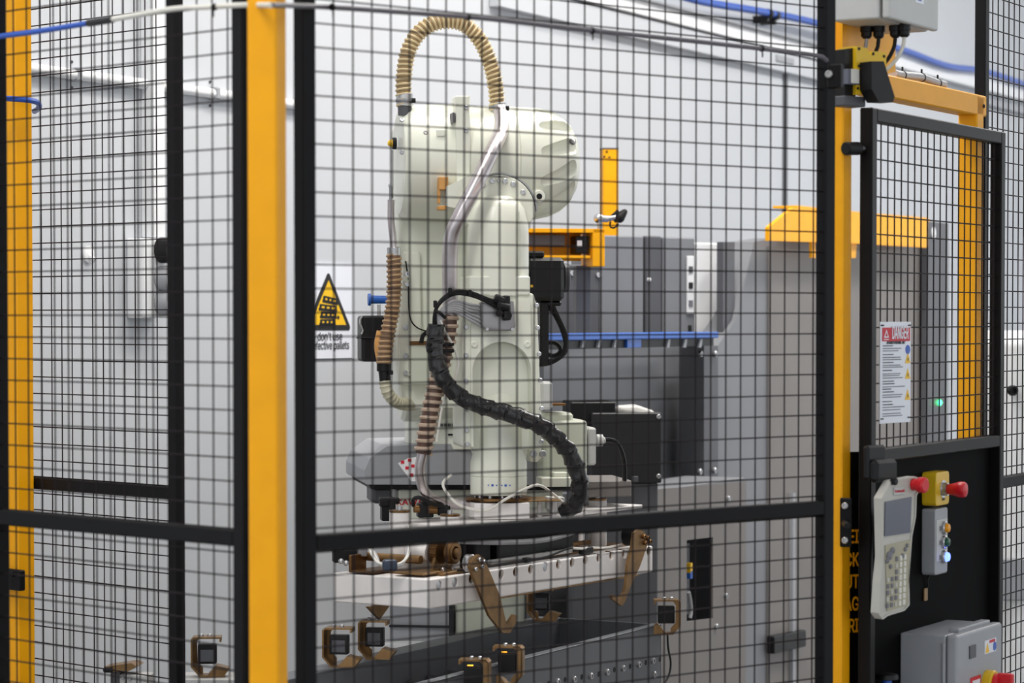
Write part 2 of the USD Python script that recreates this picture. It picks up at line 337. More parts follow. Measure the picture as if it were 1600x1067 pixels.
# ---- gate portal: beam over the gate, fittings on the gate post
xb0, xb1 = GP.X(1330, -0.03) - 0.031, GP.X(1540, -0.03)
zb1 = GP.L(1400, 119, -0.03)[2]; zb0 = zb1 - 0.062
th = Thing('gate_lintel', 'yellow square beam crossing above the gate from post to post', 'beam', at(GP, (xb0 + xb1) / 2, 0, 0), 60)
th.part('tube', GP.W(bx(((0.031 + xb1) / 2, 0, (zb0 + zb1) / 2), (xb1 - 0.031, 0.06, zb1 - zb0), 0.004)), 'yellow')
th.part('screw', GP.W(bolt((xb1 - 0.03, -0.03, zb0 + 0.03), (0, -1, 0), 0.006, 0.004)), 'ink')

# lock bracket joining the main panel to the gate post
def fr_at(px, py, Y, a):
    f = Fr(px, Y, a); return f
th = Thing('panel_bracket', 'black bracket with one screw joining mesh panel to gate post, level with the safety switch', 'bracket', at(GP, -0.05, -0.05), 60)
S0 = Fr(1299, 6.27, -30)
th.part('plate', S0.pbox(1290, 100, 1312, 138, 0, 0.02), 'black')
q = S0.L(1296, 116); th.part('screw', S0.W(bolt(q, (0, -1, 0), 0.010, 0.008)), 'zinc')
th = Thing('panel_bracket', 'lower black bracket with two screws and a latch knob on the gate post', 'bracket', at(GP, 0.0, -0.05), 60)
S1 = Fr(1322, YG - 0.055, -28)
th.part('plate', S1.pbox(1313, 778, 1331, 855, 0, 0.008), 'black')
for yy in (790, 844):
    q = S1.L(1321, yy); th.part('screw', S1.W(bolt(q, (0, -1, 0), 0.0095, 0.008)), 'zinc')
q = S1.L(1320, 817); th.part('knob', S1.W(cyl((q[0], -0.001, q[2]), (q[0] + 0.03, -0.06, q[2] - 0.002), 0.009, 16, ch=0.002)), 'rubber')
th = Thing('rubber_bumper', 'round black rubber bumper sticking out beside the top of the gate frame', 'bumper', P(1330, 232, YG))
q0, q1 = P(1321, 232, YG - 0.06), P(1342, 232, YG - 0.02)
th.part('pad', cyl(q0, q1, 0.0175, 20, ch=0.003), 'rubber')
th.part('stem', cyl(q1, q1 + (q1 - q0) * 0.35, 0.008, 12), 'zinc')

# junction box above the gate post
B0 = GATE
zt = B0.L(1390, -60)[2]; zbm = B0.L(1388, 44, -0.10)[2]
x0 = GP.X(1316, -0.03)
def gx(px, d): return GP.X(px, d)
th = Thing('mounting_plate', 'flat yellow plate fixed on the gate post behind the junction box', 'plate', at(GP, 0.1, -0.03), 60)
th.part('plate', GP.W(prism([tuple(GP.L(x, y, -0.032)[[0, 2]]) for x, y in ((1313, -70), (1396, -70), (1396, 112), (1378, 118), (1313, 78))], -0.038, -0.0305)), 'yellow')
jb_d = -0.195; jx0 = gx(1317, -0.05)
xr0 = gx(1385, jb_d); xr1 = gx(1462, jb_d)
zj0 = GP.L(1386, 28, jb_d)[2]
th = Thing('junction_box', 'light grey plastic junction box above the gate with cable glands underneath', 'junction box', at(GP, (xr0 + xr1) / 2, jb_d / 2), 60)
xj0 = xr0
th.part('body', GP.W(rbx(((xr0 + xr1) / 2, (jb_d - 0.040) / 2 + 0.012, zj0 + 0.13), (xr1 - xr0, -0.064 - jb_d, 0.26), 0.008)), 'lightgrey')
th.part('lid', GP.W(rbx(((xr0 + xr1) / 2, jb_d + 0.006, zj0 + 0.13), (xr1 - xr0, 0.022, 0.26), 0.008)), 'lightgrey')
q = GP.L(1435, 3, jb_d - 0.006)
th.part('label', GP.W(bx((q[0] + 0.01, jb_d - 0.0055, q[2] + 0.012), (0.06, 0.001, 0.03), 0)), 'paper').part('label_print', GP.W(mv(text('E8', 0.014, 0.0006, True), q[0] + 0.01, jb_d - 0.0062, q[2] + 0.004)), 'blueink')
for gxp, gyp, dd, cabm in ((1354, 40, -0.075, 'cablegrey'), (1373, 44, -0.105, 'rubber'), (1399, 50, -0.150, 'rubber'), (1413, 52, -0.175, 'cablewhite')):
    q = GP.L(gxp, gyp, dd); q[2] = zj0
    g = th.part('cable_gland', GP.W(lathe(q + [0, 0, 0.004], (0, 0, -1), [(0, 0.017), (0.018, 0.017), (0.019, 0.0145), (0.03, 0.0145), (0.036, 0.009)], 12)), 'blackplastic')
    g.part('cable', GP.W(cable([q + [0, 0, -0.03], q + [0.0, 0.005, -0.06], q + [-0.005, 0.03, -0.10], q + [-0.012, 0.06 if dd > -0.12 else 0.10, -0.155]], 0.0055)), cabm)

# guard-locking safety switch on the post
SW = Fr(1345, YG - 0.17, 38)
th = Thing('safety_switch', 'black and yellow door safety switch bolted at the top of the gate post', 'safety switch', at(SW, 0, 0), 38)
th.part('body', SW.W(prism([tuple(SW.L(x, y, 0.0)[[0, 2]]) for x, y in ((1320, 77), (1338, 74), (1340, 140), (1336, 152), (1320, 152))], 0.0, 0.06)), 'blackplastic')
yb = th.part('yellow_cover', SW.W(prism([tuple(SW.L(x, y, -0.01)[[0, 2]]) for x, y in ((1337, 72), (1353, 75), (1360, 86), (1364, 80), (1384, 82), (1384, 132), (1362, 146), (1337, 148))], -0.012, 0.05)), 'yellowplastic')
for x, y in ((1342, 76), (1342, 103), (1364, 84), (1381, 88), (1340, 138)):
    yb.part('screw', SW.W(bolt(SW.L(x, y, -0.012), (0, -1, 0), 0.004, 0.003)), 'ink')
th.part('window', SW.pbox(1322, 108, 1342, 132, -0.014, 0.0, 0.001), 'screen')
th.part('indicator_label', SW.pbox(1329, 108, 1341, 130, -0.016, -0.014, 0.0005), 'cablewhite')
th.part('actuator', SW.W(prism([tuple(SW.L(x, y, -0.03)[[0, 2]]) for x, y in ((1351, 97), (1370, 97), (1387, 152), (1384, 161), (1362, 160), (1351, 140))], -0.055, -0.013)), 'blackplastic')
th.part('latch_tongue', SW.pbox(1318, 150, 1352, 166, -0.004, 0.05), 'greyd')

# flexible conduit lying on the lintel
th = Thing('flexible_conduit', 'short grey flexible conduit with black ties lying on the yellow lintel', 'conduit', at(GP, 0.35, 0, zb1), 60)
cpts = [GP.L(1396, 118, 0) , GP.L(1410, 110, 0), GP.L(1440, 115, 0), GP.L(1465, 124, 0), GP.L(1475, 134, 0)]
for i, c in enumerate(cpts): c[2] = zb1 + 0.014 + (0.006 if i in (2,) else 0)
th.part('sleeve', GP.W(tube(resample(spline(cpts), 0.006)[0], 0.012, 12)), 'cablegrey')
for i in (1, 2, 3):
    a = cpts[i]; th.part('cable_tie', GP.W(lathe(a - [0.003, 0, 0], (1, 0, 0), [(0, 0.0132), (0.006, 0.0132)], 14)), 'rubber')
    th.part('tie_tail', GP.W(bx(a + [0, 0, 0.018], (0.005, 0.005, 0.012), 0.001)), 'rubber')

# ---- the gate
gx0, gx1 = GATE.X(1352), GATE.X(1561)
gzt = GATE.L(1450, 186)[2]; gzm = GATE.L(1460, 690)[2]
t = 0.036
th = Thing('mesh_gate', 'black framed gate with wire mesh above and a solid black plate below', 'gate', at(GATE, (gx0 + gx1) / 2), 60)
for x in (gx0 + t / 2, gx1 - t / 2): th.part('frame_upright', GATE.W(bx((x, 0, (0.12 + gzt) / 2), (t, t, gzt - 0.12), 0.003)), 'darkframe')
for z in (gzt - t / 2, gzm - t / 2, 0.12 + t / 2): th.part('frame_rail', GATE.W(bx(((gx0 + gx1) / 2, 0, z), (gx1 - gx0 - 2 * t, t, t), 0.003)), 'darkframe')
phx = GATE.X(1376.5); phz = GATE.L(1376, 220.7)[2]
for k in range(-40, 60):
    x = phx + k * 0.05
    if gx0 + t < x < gx1 - t: th.part('wire', GATE.W(cyl((x, 0.002, gzm - 0.01), (x, 0.002, gzt - 0.01), 0.0021, 6)), 'blackwire')
    z = phz + k * 0.05
    if gzm < z < gzt - t: th.part('wire', GATE.W(cyl((gx0 + t * 0.5, -0.0022, z), (gx1 - t * 0.5, -0.0022, z), 0.0021, 6)), 'blackwire')
PD = 0.012
th.part('lower_plate', GATE.W(bx(((gx0 + gx1) / 2, PD + 0.0025, (0.13 + gzm - t) / 2), (gx1 - gx0 - 2 * t + 0.02, 0.005, gzm - t - 0.13), 0)), 'matblack')
gate = th
# black post plate with yellow lettering between post and gate
TXF = Fr(1333, YG + 0.13, 20)
th = Thing('lettered_plate', 'tall black plate behind the gate post with a column of yellow letters', 'sign plate', at(TXF, 0), 20)
th.part('plate', TXF.pbox(1302, 706, 1346, 1200, 0.0, 0.005, 0.001), 'matblack')
for s_, y in (('EI', 848), ('CK', 884), ('UT', 918), ('AG', 953), ('RI', 987)):
    q = TXF.L(1341.5, y); m = sc(text(s_, 0.036, 0.001, True, False), 0.62); v = np.array(m.vertices); m.apply_translation((q[0] - v[:, 0].max(), -0.0012, q[2]))
    th.part('lettering', TXF.W(m), 'yellow')

# danger sign on the gate mesh
DS = Fr(1400, 6.93, 52); DS.o = DS.o
c = [DS.L(1375, 503), DS.L(1423, 505), DS.L(1376, 662)]
x0, x1, z1, z0 = c[0][0], c[1][0], c[0][2], c[2][2]; w, h = x1 - x0, z1 - z0
th = Thing('danger_sign', 'white sign with red DANGER header tied onto the gate mesh', 'sign', at(DS, (x0 + x1) / 2, 0, z0), 52)
def sg(u0, v0, u1, v1, lift=0.0015, th_=0.001): return DS.W(bx((x0 + w * (u0 + u1) / 2, -lift, z1 - h * (v0 + v1) / 2), (w * (u1 - u0), th_, h * (v1 - v0)), 0))
th.part('board', DS.W(bx(((x0 + x1) / 2, 0, (z0 + z1) / 2), (w, 0.002, h), 0.0005)), 'paper')
hd = th.part('red_header', sg(0.06, 0.055, 0.96, 0.19), 'redink')
m = sc(text('DANGER', 0.034, 0.0008, True), 0.47); hd.part('lettering', DS.W(mv(m, x0 + w * 0.63, -0.0026, z1 - h * 0.165)), 'paper')
tri = [(x0 + w * 0.10, z1 - h * 0.155), (x0 + w * 0.26, z1 - h * 0.155), (x0 + w * 0.18, z1 - h * 0.075)]
hd.part('warning_triangle', DS.W(prism(Polygon(tri).difference(Polygon(tri).buffer(-w * 0.02)), -0.003, -0.0021)), 'paper')
hd.part('header_line', sg(0.10, 0.168, 0.26, 0.176, 0.0023), 'paper')
th.part('headline', DS.W(mv(sc(text('AUTHORIZED PERSONNEL ONLY', 0.0075, 0.0006, True), 0.62), (x0 + x1) / 2, -0.0014, z1 - h * 0.218)), 'ink')
rows = [(0.235, 0.35), (0.262, 0.75), (0.285, 0.55), (0.322, 0.38), (0.35, 0.72), (0.372, 0.75), (0.40, 0.38), (0.428, 0.72), (0.447, 0.82), (0.478, 0.33), (0.512, 0.72), (0.53, 0.60), (0.553, 0.82), (0.585, 0.40), (0.61, 0.42), (0.64, 0.9), (0.662, 0.30), (0.69, 0.40), (0.72, 0.80), (0.742, 0.75), (0.785, 0.33), (0.815, 0.36), (0.842, 0.9), (0.868, 0.72), (0.905, 0.65), (0.928, 0.80)]
for v, u in rows: th.part('text_line', sg(0.08, v - 0.0045, 0.08 + u * 0.9 * (0.88 if u > 0.7 else 1), v + 0.0045), 'ink' if u < 0.5 else 'greyink')
th.part('pictogram', DS.W(lathe((x0 + w * 0.89, -0.001, z1 - h * 0.275), (0, -1, 0), [(0, w * 0.075), (0.0012, w * 0.075)], 16)), 'blueink')
for v in (0.36, 0.515, 0.725):
    cx, cz, r = x0 + w * 0.89, z1 - h * v, w * 0.085
    tr = th.part('pictogram', DS.W(prism([(cx - r, cz - r), (cx + r, cz - r), (cx, cz + r)], -0.0022, -0.001)), 'signyellow')
    tr.part('mark', DS.W(bx((cx, -0.0026, cz - r * 0.25), (0.003, 0.0008, 0.009), 0)), 'ink')
for u in (0.07, 0.95):
    for v in (0.035, 0.955): th.part('cable_tie', sg(u - 0.05, v - 0.008, u + 0.03, v + 0.004, 0.002, 0.003), 'rubber')

# ---- devices on the lower plate of the gate
def dev(px0, px_front0, px1, py0, py1, d):
    """box fixed to the plate: back-left edge at px0, front face from px_front0 to px1 at depth d"""
    xa = GATE.X(px_front0, d); xb = GATE.X(px1, d); zt, zb = GATE.L(px_front0, py0, d)[2], GATE.L(px_front0, py1, d)[2]
    return xa, xb, zt, zb
def depth_for(px0, px1):
    xa = GATE.X(px0, PD); lo, hi = -0.6, PD
    for _ in range(40):
        mid = (lo + hi) / 2
        if GATE.X(px1, mid) > xa: hi = mid
        else: lo = mid
    return mid
d_es = PD - 0.052; xa, xb, zt, zb = dev(1441, 1464, 1485, 740, 790, d_es)
d_es = depth_for(1441, 1464); xa, xb, zt, zb = dev(1441, 1464, 1485, 738, 791, d_es)
th = Thing('emergency_stop', 'yellow emergency stop box with a red mushroom button on the black gate plate', 'emergency stop', at(GATE, (xa + xb) / 2, PD), 60)
pts = [(xa, zb), (xb, zb), (xb, zt), (xa, zt)]
th.part('housing', GATE.W(bprism(pts, d_es, PD, 0.012, 0.004)), 'yellowplastic')
cx, cz = (xa + xb) / 2 + 0.004, (zt + zb) / 2 - 0.002
th.part('collar', GATE.W(lathe((cx, d_es + 0.002, cz), (0, -1, 0), [(0, 0.026), (0.003, 0.026), (0.003, 0.019), (0.016, 0.018), (0.016, 0.013)], 20)), 'zinc')
th.part('mushroom_button', GATE.W(lathe((cx, d_es - 0.012, cz), (0, -1, 0), [(0, 0.014), (0.02, 0.0175), (0.034, 0.0225), (0.048, 0.023), (0.054, 0.020), (0.057, 0.012)], 24)), 'red')
q = (cx, d_es - 0.0006, zb + 0.014); th.part('lettering', GATE.W(mv(text('EMO', 0.007, 0.0006, True), *q)), 'ink')

d_bs = depth_for(1441, 1463); xa, xb, zt, zb = dev(1441, 1463, 1483, 795, 899, d_bs)
th = Thing('button_station', 'slim grey control box with orange, green and lit blue push buttons', 'push button box', at(GATE, (xa + xb) / 2, PD), 60)
th.part('housing', GATE.W(bprism([(xa, zb), (xb, zb), (xb, zt), (xa, zt)], d_bs, PD, 0.010, 0.005)), 'encl')
th.part('front_plate', GATE.W(bx(((xa + xb) / 2, d_bs - 0.0006, (zt * 0.52 + zb * 0.48)), (xb - xa - 0.014, 0.0012, (zt - zb) * 0.62), 0.0003)), 'lightgrey')
for k, (yy, mm, lb) in enumerate(((824, 'orange', 'orange push button'), (846, 'green', 'green push button'), (869, 'bluelit', 'lit blue push button'))):
    q = GATE.L(1476, yy, d_bs); cx = (xa + xb) / 2 + 0.010
    b = th.part('push_button', GATE.W(lathe((cx, d_bs - 0.008, q[2]), (0, -1, 0), [(0, 0.0135), (0.006, 0.0135), (0.011, 0.011), (0.013, 0.005)], 16)), 'amberlens' if mm == 'orange' else mm, lb)
    b.part('bezel', GATE.W(lathe((cx, d_bs - 0.001, q[2]), (0, -1, 0), [(0, 0.019), (0.007, 0.019), (0.010, 0.0165)], 18)), 'zinc')
    b.part('caption', GATE.W(bx((cx - 0.026, d_bs - 0.0016, q[2]), (0.010, 0.0008, 0.014), 0)), 'greyink')

d_en = depth_for(1408, 1490); xa, xb, zt, zb = dev(1408, 1490, 1560, 993, 1240, d_en)
th = Thing('control_enclosure', 'large light grey electrical enclosure with a red and yellow rotary switch', 'enclosure', at(GATE, (xa + xb) / 2, PD), 60)
th.part('body', GATE.W(rbx(((xa + xb) / 2, (d_en + 0.018 + PD) / 2, (zt + zb) / 2), (xb - xa, PD - d_en - 0.018, zt - zb), 0.006)), 'encl')
dr = th.part('door', GATE.W(rbx(((xa + xb) / 2, d_en + 0.0, (zt + zb) / 2), (xb - xa + 0.004, 0.034, zt - zb + 0.004), 0.010)), 'encl')
th.part('hinge', GATE.W(cyl((xa - 0.004, d_en + 0.022, zt - 0.02), (xa - 0.004, d_en + 0.022, zb), 0.005, 10)), 'encl')
th.part('rain_lip', GATE.W(rbx(((xa + xb) / 2 + 0.03, d_en + 0.025, zt + 0.004), ((xb - xa) * 0.7, 0.03, 0.012), 0.004)), 'encl')
fd = d_en - 0.017
q = GATE.L(1519, 1018, fd); dr.part('hour_meter', GATE.W(bx((q[0], fd - 0.0012, q[2]), (0.05, 0.004, 0.036), 0.001)), 'greyd')
q = GATE.L(1547, 1009, fd); dr.part('warning_label', GATE.W(bx((q[0], fd - 0.0006, q[2]), (0.095, 0.0012, 0.038), 0)), 'paper')
dr.part('label_triangle', GATE.W(prism([(q[0] - 0.042, q[2] - 0.016), (q[0] - 0.012, q[2] - 0.016), (q[0] - 0.027, q[2] + 0.012)], fd - 0.002, fd - 0.001)), 'signyellow')
dr.part('label_bar', GATE.W(bx((q[0] + 0.014, fd - 0.0016, q[2] + 0.013), (0.045, 0.001, 0.008), 0)), 'redink')
dr.part('label_pictogram', GATE.W(lathe((q[0] + 0.034, fd - 0.001, q[2] - 0.004), (0, -1, 0), [(0, 0.013), (0.001, 0.013)], 16)), 'blueink')
q = GATE.L(1524, 1062, fd); dr.part('red_label', GATE.W(bx((q[0], fd - 0.0006, q[2] - 0.02), (0.085, 0.0012, 0.06), 0)), 'redink').part('label_panel', GATE.W(bx((q[0] + 0.004, fd - 0.0015, q[2] - 0.02), (0.06, 0.001, 0.04), 0)), 'paper')
q = GATE.L(1552, 1072, fd - 0.02)
dr.part('switch_plate', GATE.W(lathe((q[0], fd, q[2]), (0, -1, 0), [(0, 0.045), (0.022, 0.045), (0.026, 0.042)], 28)), 'yellowplastic')
hd = cat(GATE.W(lathe((q[0], fd - 0.024, q[2]), (0, -1, 0), [(0, 0.036), (0.012, 0.036), (0.016, 0.032)], 24)), GATE.W(rbx((q[0], fd - 0.056, q[2]), (0.022, 0.046, 0.078), 0.006)))
dr.part('switch_handle', hd, 'red')

# teach pendant hanging on the gate
TP = Fr(1402, 6.74, 46)
th = Thing('teach_pendant', 'beige robot teach pendant with grey screen, keypad and red stop button', 'teach pendant', at(TP, 0), 46)
out = TP.poly([(1376, 778), (1392, 750), (1428, 744), (1438, 748), (1437, 764), (1431, 774), (1430, 806), (1424, 838), (1419, 905), (1420, 945), (1412, 954), (1386, 962), (1378, 968), (1371, 958), (1374, 910), (1378, 870)], 0)
th.part('body', TP.W(prism(rpoly(out, 0.006), -0.0, 0.022)), 'pendant')
th.part('front_rim', TP.W(prism(rpoly(out, 0.006).difference(rpoly(out, 0.006).buffer(-0.005)), -0.003, 0.0)), 'pendant')
th.part('hand_strap', TP.W(cable([TP.L(1376, 772, 0.04), TP.L(1372, 800, 0.07), TP.L(1371, 870, 0.07), TP.L(1372, 940, 0.06), TP.L(1374, 962, 0.04)], 0.012)), 'blackplastic')
th.part('hanger', TP.W(cat(bx(TP.L(1380, 735, 0.03), (0.10, 0.03, 0.06), 0.01), bx(TP.L(1366, 722, 0.05), (0.08, 0.02, 0.09), 0.006))), 'blackplastic')
q = [TP.L(1382, 784), TP.L(1423, 776), TP.L(1421, 832), TP.L(1381, 838)]
th.part('screen', TP.W(prism([(a[0], a[2]) for a in q], -0.0035, -0.0005)), 'screen')
q = [TP.L(1382, 852), TP.L(1422, 843), TP.L(1417, 945), TP.L(1385, 955)]
kp = th.part('keypad', TP.W(prism([(a[0], a[2]) for a in q], -0.003, -0.0005)), 'keypad')
for r in range(8):
    for cI in range(5):
        px = 1388 + cI * 6.4 - r * 0.25; py = 876 + r * 10 - (px - 1388) * 0.22
        if r < 3 and cI < 2: continue
        a = TP.L(px, py, -0.003); kp.part('key', TP.W(bx((a[0], -0.004, a[2]), (0.010, 0.004, 0.012 if cI < 3 else 0.014), 0.001)), 'cablewhite' if cI >= 3 else ('greyink' if (r + cI) % 3 else 'pendant'))
for px, py, r in ((1389, 868, 0.012), (1394, 860, 0.009), (1391, 885, 0.006), (1386, 876, 0.007), (1410, 868, 0.006), (1414, 858, 0.006), (1417, 852, 0.005)):
    a = TP.L(px, py, -0.003); kp.part('round_key', TP.W(lathe(a, (0, -1, 0), [(0, r), (0.003, r), (0.004, r * 0.7)], 14)), 'greyink')
a = TP.L(1427, 757, 0.0); th.part('stop_button', TP.W(lathe(a, (0, -1, 0), [(0, 0.016), (0.014, 0.016), (0.02, 0.021), (0.036, 0.021), (0.04, 0.016)], 20)), 'red')
a = TP.L(1404, 767, 0.0); th.part('name_plate', TP.W(bx((a[0], -0.002, a[2]), (0.05, 0.003, 0.02), 0.001)), 'lightgrey').part('print', TP.W(mv(text('Kawasaki', 0.007, 0.0006, True), a[0], -0.004, a[2] - 0.003)), 'redink')
a = TP.L(1394, 752, 0.0); th.part('key_switch', TP.W(lathe(a, (0, -1, 0), [(0, 0.010), (0.012, 0.010), (0.014, 0.007)], 14)), 'blackplastic')

# small things below the buttons
th = Thing('cable_clip', 'small tan clip hanging below the button box on the black plate', 'clip', GATE.Wp(GATE.L(1450, 928, PD)), 60)
th.part('tag', GATE.pbox(1447, 918, 1452, 938, PD - 0.006, PD - 0.0005, 0.001), 'brass')
th.part('cord', GATE.W(cable([GATE.L(1450, 918, PD - 0.004), GATE.L(1449, 908, PD - 0.006), GATE.L(1452, 898, PD - 0.008)], 0.003)), 'rubber')
th = Thing('air_fitting', 'blue air hose end with a grey plastic collar at the foot of the gate', 'hose fitting', GATE.Wp(GATE.L(1385, 1060, PD)), 60)
q = GATE.L(1386, 1058, PD - 0.03)
th.part('collar', GATE.W(lathe(q + [0, 0, 0.012], (0, 0, -1), [(0, 0.012), (0.004, 0.03), (0.016, 0.032), (0.02, 0.016)], 20)), 'blackplastic')
th.part('hose', GATE.W(cyl(q + [0, 0, 0.002], q + [0, 0, -0.3], 0.013, 14)), 'bluehose')

# pneumatic line running along the fence
th = Thing('air_line', 'pale grey air line tied along the fence, turning blue at the far left', 'air line', LEFT.Wp(LEFT.L(200, 30, -0.03)))
pl = [LEFT.Wp(LEFT.L(x, y, -0.03)) for x, y in ((-60, 66), (0, 57), (60, 49), (140, 36))]
pg = [LEFT.Wp(LEFT.L(x, y, -0.03)) for x, y in ((140, 36), (200, 26), (270, 14), (320, 11), (380, 8))] + [P(425, 8, 5.02)]
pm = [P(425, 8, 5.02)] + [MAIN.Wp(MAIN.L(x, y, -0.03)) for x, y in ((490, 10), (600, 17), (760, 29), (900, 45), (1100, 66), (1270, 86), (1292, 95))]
th.part('blue_hose', tube(resample(spline(pl), 0.02)[0], 0.0062, 10), 'bluehose', 'blue end of the air line')
th.part('tape_joint', cable([LEFT.Wp(LEFT.L(x, y, -0.03)) for x, y in ((138, 36), (158, 33), (176, 30))], 0.0085), 'tape')
th.part('grey_hose', tube(resample(spline(pg), 0.02)[0], 0.0060, 10), 'cablewhite')
th.part('shaded_hose', tube(resample(spline(pm), 0.02)[0], 0.0056, 10), 'shadedline')  # same pale air line continued; its shade is painted as a darker grey
for f_, x, y in ((LEFT, 335, 11), (MAIN, 519, 11), (MAIN, 731, 27), (MAIN, 925, 48), (MAIN, 1190, 76)):
    q = f_.L(x, y, -0.03); k = th.part('cable_tie', f_.W(lathe(q - [0.003, 0, 0], (1, 0, 0), [(0, 0.0075), (0.006, 0.0075)], 12)), 'rubber')
    k.part('tail', f_.W(bx(q + [0, -0.003, -0.012], (0.003, 0.002, 0.018), 0)), 'rubber')
th = Thing('blue_hose_loop', 'short blue hose looped around the leftmost yellow post', 'hose', P(30, 158, 7.5))
th.part('hose', cable([P(-40, 158, 7.45), P(0, 154, 7.52), P(40, 156, 7.56), (P(58, 160, 7.62)), P(61, 168, 7.68), P(54, 174, 7.78)], 0.0085, 10), 'bluehose')
BR = Fr(14, 7.60, -43.5)
th = Thing('panel_bracket', 'black bolted bracket clamping the leftmost yellow post to the edge panel', 'bracket', P(14, 905, 7.56), -43.5)
th.part('plate', BR.pbox(-8, 889, 28, 921, -0.01, 0.012), 'black')
for x in (2, 20): th.part('screw', BR.W(bolt(BR.L(x, 897, -0.01), (0, -1, 0), 0.008, 0.006)), 'black')

# ================================================================== back wall fittings
WD = 0.0
th = Thing('electrical_conduit', 'white electrical conduit sloping across the wall at upper left, held by clips', 'conduit', WALL.Wp(WALL.L(200, 127)), 62.3)
q0, q1 = WALL.L(-40, 90, -0.03), WALL.L(420, 160, -0.03); z = WALL.L(200, 127, -0.03)[2]
th.part('tube', WALL.W(cyl((q0[0], -0.02, z), (q1[0] + 0.3, -0.02, z), 0.019, 14)), 'white')
for x in (122, 338):
    q = WALL.L(x, 110, -0.03); c = th.part('clip', WALL.W(bx((q[0], -0.021, z), (0.03, 0.042, 0.048), 0.006)), 'encl')
    for s_ in (-1, 1): c.part('screw', WALL.W(bolt((q[0], -0.001, z + s_ * 0.045), (0, -1, 0), 0.006, 0.005)), 'greyd')
th = Thing('vertical_trunking', 'white vertical cable trunking running down to the wall sockets', 'trunking', WALL.Wp(WALL.L(230, 300)), 62.3)
qa, qb = WALL.X(221), WALL.X(240); zs = WALL.L(235, 372)[2]
th.part('channel', WALL.W(bx(((qa + qb) / 2, -0.0275, (5.55 + zs) / 2), (qb - qa, 0.055, 5.55 - zs), 0.004)), 'white')
th = Thing('socket_unit', 'white wall unit with one black and two grey round industrial sockets', 'socket', WALL.Wp(WALL.L(240, 440)), 62.3)
th.part('box', WALL.pbox(224, 373, 266, 497, -0.075, 0.0, 0.006), 'white')
for yy, mm in ((391, 'blackplastic'), (435, 'encl'), (473, 'encl')):
    q = WALL.L(252, yy, -0.075); s_ = th.part('socket', WALL.W(lathe(q, (0, -1, 0), [(0, 0.047), (0.03, 0.047), (0.05, 0.040), (0.05, 0.033), (0.02, 0.031)], 22)), mm)
    s_.part('cap', WALL.W(lathe(q + [0, -0.018, 0], (0, -1, 0), [(0, 0.030), (0.014, 0.030), (0.02, 0.022)], 18)), 'lightgrey' if mm == 'encl' else 'rubber')
single('coat_hook', 'small white hook on the wall left of the round sockets', 'hook', WALL.W(cat(lathe(WALL.L(137, 398), (0, -1, 0), [(0, 0.03), (0.008, 0.03), (0.012, 0.02)], 16), cyl(WALL.L(137, 398), WALL.L(137, 398) + [0, -0.03, -0.02], 0.01, 10))), 'white')

# 'don't use defective pallets' notice
x0, x1 = WALL.X(474), WALL.X(551); z1, z0 = WALL.L(513, 411)[2], WALL.L(513, 560)[2]; cxs = (x0 + x1) / 2
th = Thing('pallet_notice', 'white wall notice with a yellow triangle showing stacked pallets', 'sign', WALL.Wp((cxs, 0, (z0 + z1) / 2)), 62.3)
th.part('sheet', WALL.W(bx((cxs, -0.003, (z0 + z1) / 2), (x1 - x0, 0.005, z1 - z0), 0)), 'paper')
tp = [tuple(WALL.L(x, y, -0.006)[[0, 2]]) for x, y in ((475, 516), (549, 516), (513, 424))]
tri = Polygon(tp).buffer(-0.012).buffer(0.012)
tb = th.part('triangle_border', WALL.W(prism(tri, -0.0075, -0.0055)), 'ink')
ti = tri.buffer(-0.022)
tb.part('triangle_field', WALL.W(prism(ti, -0.0085, -0.007)), 'signyellow')
def wq(px, py): return WALL.L(px, py, -0.009)
def bar(a, b, wd):
    A, B = wq(*a), wq(*b); d = np.array([B[0] - A[0], B[2] - A[2]]); n = np.array([-d[1], d[0]]) / np.linalg.norm(d) * wd / 2
    return prism([(A[0] + n[0], A[2] + n[1]), (B[0] + n[0], B[2] + n[1]), (B[0] - n[0], B[2] - n[1]), (A[0] - n[0], A[2] - n[1])], -0.0095, -0.0083)
pal = []
for (ax, ay, bx_, by_) in ((500, 507, 523, 507), (501, 495, 525, 496), (499, 483, 526, 486), (505, 470, 527, 475)):
    pal += [bar((ax - 1, ay), (bx_ + 1, by_), 0.012), bar((ax + 1, ay - 7), (bx_, by_ - 7), 0.007)]
    for f_ in (0.06, 0.36, 0.64, 0.94): X = ax + (bx_ - ax) * f_; Y = ay + (by_ - ay) * f_; pal.append(bar((X, Y), (X + 0.6, Y - 7), 0.016))
pal += [bar((499, 509), (524, 509), 0.010), bar((527, 495), (530, 497), 0.014)]
for m_ in pal: tb.part('pallet_drawing', WALL.W(m_), 'ink')
th.part('lettering', WALL.W(mv(sc(text("don't use", 0.033, 0.001), 0.98), WALL.X(513.5), -0.0065, WALL.L(513, 531.5)[2])), 'ink')
th.part('lettering', WALL.W(mv(sc(text('defective pallets', 0.033, 0.001), 0.86), WALL.X(513.0), -0.0065, WALL.L(513, 545.5)[2])), 'ink')

